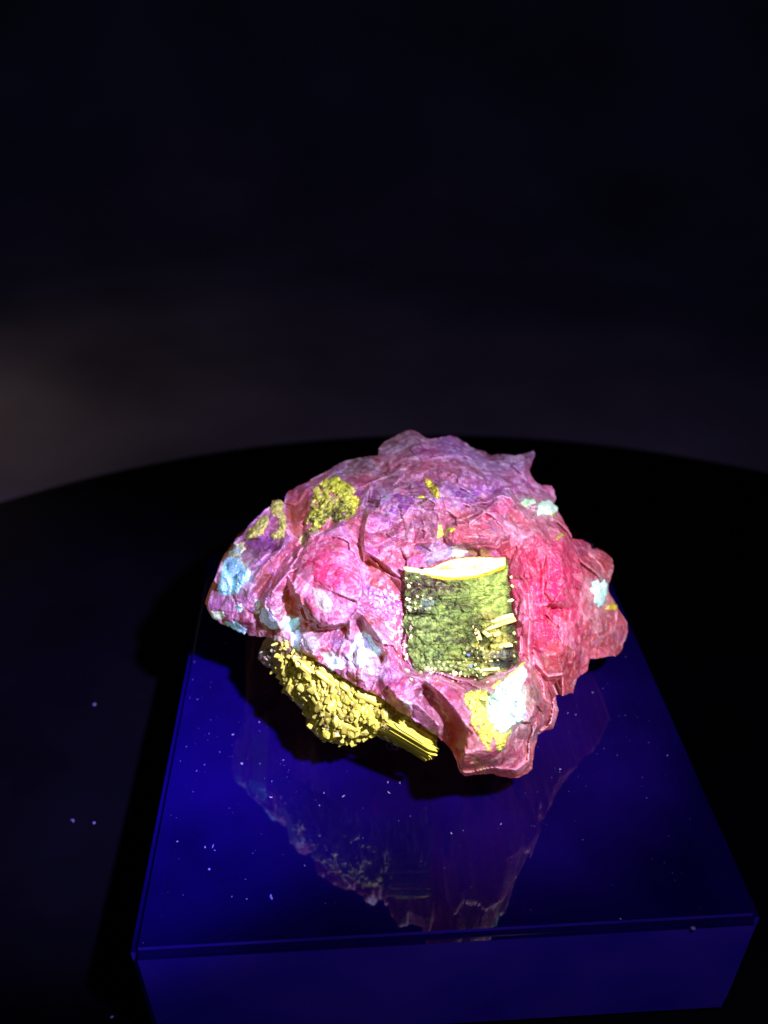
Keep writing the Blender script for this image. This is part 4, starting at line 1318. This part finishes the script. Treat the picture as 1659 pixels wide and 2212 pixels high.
# grains along the foot and upper left
for poly, gap, s0, s1 in (([(840, 885), (900, 875), (1000, 880), (1060, 900), (1050, 930), (940, 945), (860, 925)], 15, 11, 24),
                          ([(785, 640), (850, 640), (890, 660), (880, 690), (790, 695)], 19, 8, 20),
                          ([(990, 830), (1060, 830), (1130, 850), (1120, 880), (1000, 880)], 16, 10, 22),
                          ([(775, 565), (830, 570), (850, 610), (800, 610)], 24, 8, 14)):
    for (x, y) in scatter(poly, gap, int(gap * 10 + poly[0][0])):
        k = rs.random()
        put(rs.choice(BGRAINS if k < .08 else (CGRAINS if k < .5 else GRAINS)), 'grain', x, y, cry(x, y) - 0.00002, rs.uniform(s0, s1), rs.uniform(-1.6, 1.6), (rs.uniform(-.5, .5), rs.uniform(-.5, .5)), crystal)
# crumbs that hide the seam between crystal and rock
for poly in ([(764, 600), (800, 600), (800, 930), (776, 930)], [(800, 915), (1080, 925), (1080, 955), (800, 950)], [(1150, 560), (1172, 560), (1196, 880), (1172, 880)]):
    for (x, y) in scatter(poly, 30, int(poly[0][0] + poly[1][1])):
        yy = min(float(samp(FY, x, y)), cry(x, y) if inside(CR, np.array([x]), np.array([y]))[0] else 9.0)
        put(rs.choice(CGRAINS if rs.random() < .5 else GRAINS), 'grain', x, y, yy - 0.00005, rs.uniform(10, 30), rs.uniform(-1.6, 1.6), (rs.uniform(-.5, .5), rs.uniform(-.5, .5)), crystal, (1, 1, .6))
# scattered grains on the matrix
for poly, gap, s0, s1 in (([(640, 620), (700, 615), (760, 660), (765, 720), (690, 700), (650, 680)], 17, 6, 13),
                          ([(740, 740), (770, 730), (775, 880), (745, 860)], 18, 7, 14),
                          ([(860, 920), (930, 930), (960, 955), (930, 950)], 16, 10, 18)):
    for (x, y) in scatter(poly, gap, int(gap * 7 + poly[0][0])):
        put(rs.choice(GRAINS), 'grain', x, y, float(samp(FY, x, y)) - 0.00002, rs.uniform(s0, s1), rs.uniform(-1.6, 1.6), (rs.uniform(-.5, .5), rs.uniform(-.5, .5)), matrix)

# ------------------------------------------------------------------ dust and lint
M_dust = mineral('pale_dust', False, (0.40, 0.38, 0.62), rough=0.7, bump=0.0, vary=0.1)
M_lint = mineral('violet_lint', False, (0.35, 0.30, 1.0), rough=0.7, bump=0.0, vary=0.1)


def disp_z(u, v):
    return (np.array((u - 411.4) / 0.5952), np.array((v - 905.1) / 0.5952))


def speck(name, u, v, z, ln, wd, ang, mat, label, group, y=None):
    """a flake or fibre lying on a level surface"""
    p = at_z(*disp_z(u, v), z) if y is None else at_y(*disp_z(u, v), np.array(y))
    bm = bmesh.new()
    bmesh.ops.create_icosphere(bm, subdivisions=2, radius=0.5)
    r = random.Random(int(u * 13 + v))
    bend = r.uniform(-.5, .5)
    for q_ in bm.verts:
        q_.co = Vector((q_.co.x * ln + r.uniform(-.1, .1) * wd, q_.co.y * wd + bend * ln * (q_.co.x ** 2 * 2 - .2) + r.uniform(-.12, .12) * wd, q_.co.z * wd * 0.5))
    o = mesh_obj(name, bm, mat, None, True)
    o.location = Vector(p) + Vector((0, 0, wd * 0.2))
    o.rotation_euler = (0, 0, ang)
    tag(o, label, 'dust', group)
    return o


PX = 0.12 / FOC
TOPD = [(488, 1390, 14, 6), (503, 1587, 7, 4), (575, 1495, 7, 4), (522, 1650, 12, 7), (612, 1642, 6, 4), (585, 1722, 10, 4), (742, 1720, 10, 4), (700, 1713, 9, 3), (838, 1690, 11, 4), (864, 1691, 11, 4),
        (840, 1712, 12, 3), (443, 1830, 9, 3), (383, 1818, 5, 4), (658, 1870, 7, 4), (533, 1942, 6, 4), (501, 1937, 6, 3), (1082, 1780, 8, 4), (1210, 1662, 9, 5), (1280, 1496, 6, 5), (975, 1800, 8, 3), (690, 1240 + 500, 6, 3), (420, 1430, 5, 4), (560, 1560, 4, 3), (1340, 1985, 9, 4)]
for i, (u, v, a, c) in enumerate(TOPD):
    where = ('beside the pink prow' if u > 950 else 'near its far edge' if v < 1600 else
             'in front of the yellow cluster' if v < 1740 else 'among the lint near the front')
    speck('dust_speck', u, v, 0.0, a * PX * rs.uniform(.6, 1.2), c * PX * rs.uniform(.6, 1.1), rs.uniform(0, 3.1), M_dust, 'tiny pale dust speck on the block top ' + where, 'dust specks ' + where)
for u, v, a, c, an, lb in ((586, 1938, 17, 6, 1.9, 'bent bright violet lint fleck near the front of the block top'), (460, 1828, 13, 4, 1.4, 'thin upright violet lint fleck above a smaller one on the block'), (452, 1878, 6, 6, 0.3, 'round violet dust dot low on the block beside the lint')):
    speck('lint_fleck', u, v, 0.0, a * PX, c * PX, an, M_lint, lb, None)
for u, v, a, c in ((204, 1522, 9, 7), (157, 1773, 15, 6), (203, 1778, 7, 5), (242, 2197, 9, 6)):
    lb = {204: 'pale dust crumb alone on the black platform beside the block', 157: 'hooked grey lint on the black platform, paired with a crumb', 203: 'small crumb next to the hooked lint on the platform', 242: 'grey crumb on the black platform at the block front corner'}[u]
    speck('dust_crumb', u, v, ZB, a * PX * 1.2, c * PX * 1.2, rs.uniform(0, 3), M_dust, lb, None)
speck('dust_crumb', 1497, 2006, 0.0, 12 * PX, 10 * PX, 0.4, M_dust, 'white crumb on the front edge of the block near its corner', None, y=-0.0002)

# fine dust film: far too many grains to count
rd = random.Random(3)
bm = bmesh.new()
for k in range(420):
    x_ = rd.uniform(-0.048, 0.048)
    y_ = rd.uniform(0.002, 0.075) if rd.random() < .7 else rd.gauss(0.045, 0.01)
    if y_ > 0.10 or y_ < 0.001: continue
    r_ = 0.00002 + 0.00006 * rd.random() ** 4
    c_ = Vector((x_, y_, r_ * 0.4))
    st = rd.choice((1, 1, 1, 2.5))
    a_ = rd.uniform(0, 3.14)
    vs_ = [bm.verts.new(c_ + Matrix.Rotation(a_, 3, 'Z') @ Vector((p_[0] * r_ * st, p_[1] * r_, p_[2] * r_ * .5))) for p_ in ((1, 1, -1), (-1, 1, -1), (-1, -1, -1), (1, -1, -1), (.3, .2, 1))]
    bm.faces.new(vs_[:4][::-1])
    for q_ in range(4): bm.faces.new((vs_[q_], vs_[(q_ + 1) % 4], vs_[4]))
tag(mesh_obj('dust_film', bm, M_lint), kind='stuff')

# curled fibre at the end of the yellow bar
c0 = at_y(*disp_z(852, 1612), np.array(0.0300))
pts = []
for k in range(60):
    a = k * 0.27
    pts.append(Vector((c0[0] - 0.0012 + 0.00004 * k + 0.0006 * math.cos(a), c0[1] + 0.0002 * math.sin(a * 0.7), c0[2] - 0.00001 * k + 0.0007 * math.sin(a))))
bm = bmesh.new()
rings = []
for k, c in enumerate(pts):
    t = (pts[min(k + 1, len(pts) - 1)] - pts[max(k - 1, 0)]).normalized()
    n_ = t.cross(Vector((0, 1, 0.2))).normalized()
    b_ = t.cross(n_)
    rings.append([bm.verts.new(c + 0.000055 * (n_ * math.cos(g) + b_ * math.sin(g))) for g in (0, 1.57, 3.14, 4.71)])
for r0, r1 in zip(rings, rings[1:]):
    for g in range(4):
        bm.faces.new((r0[g], r0[(g + 1) % 4], r1[(g + 1) % 4], r1[g]))
bm.faces.new(rings[0][::-1])
bm.faces.new(rings[-1])
fib = mesh_obj('curled_fibre', bm, M_dust, None, True)
tag(fib, 'curled white fibre hanging below the yellow bar of the mineral', 'fibre')
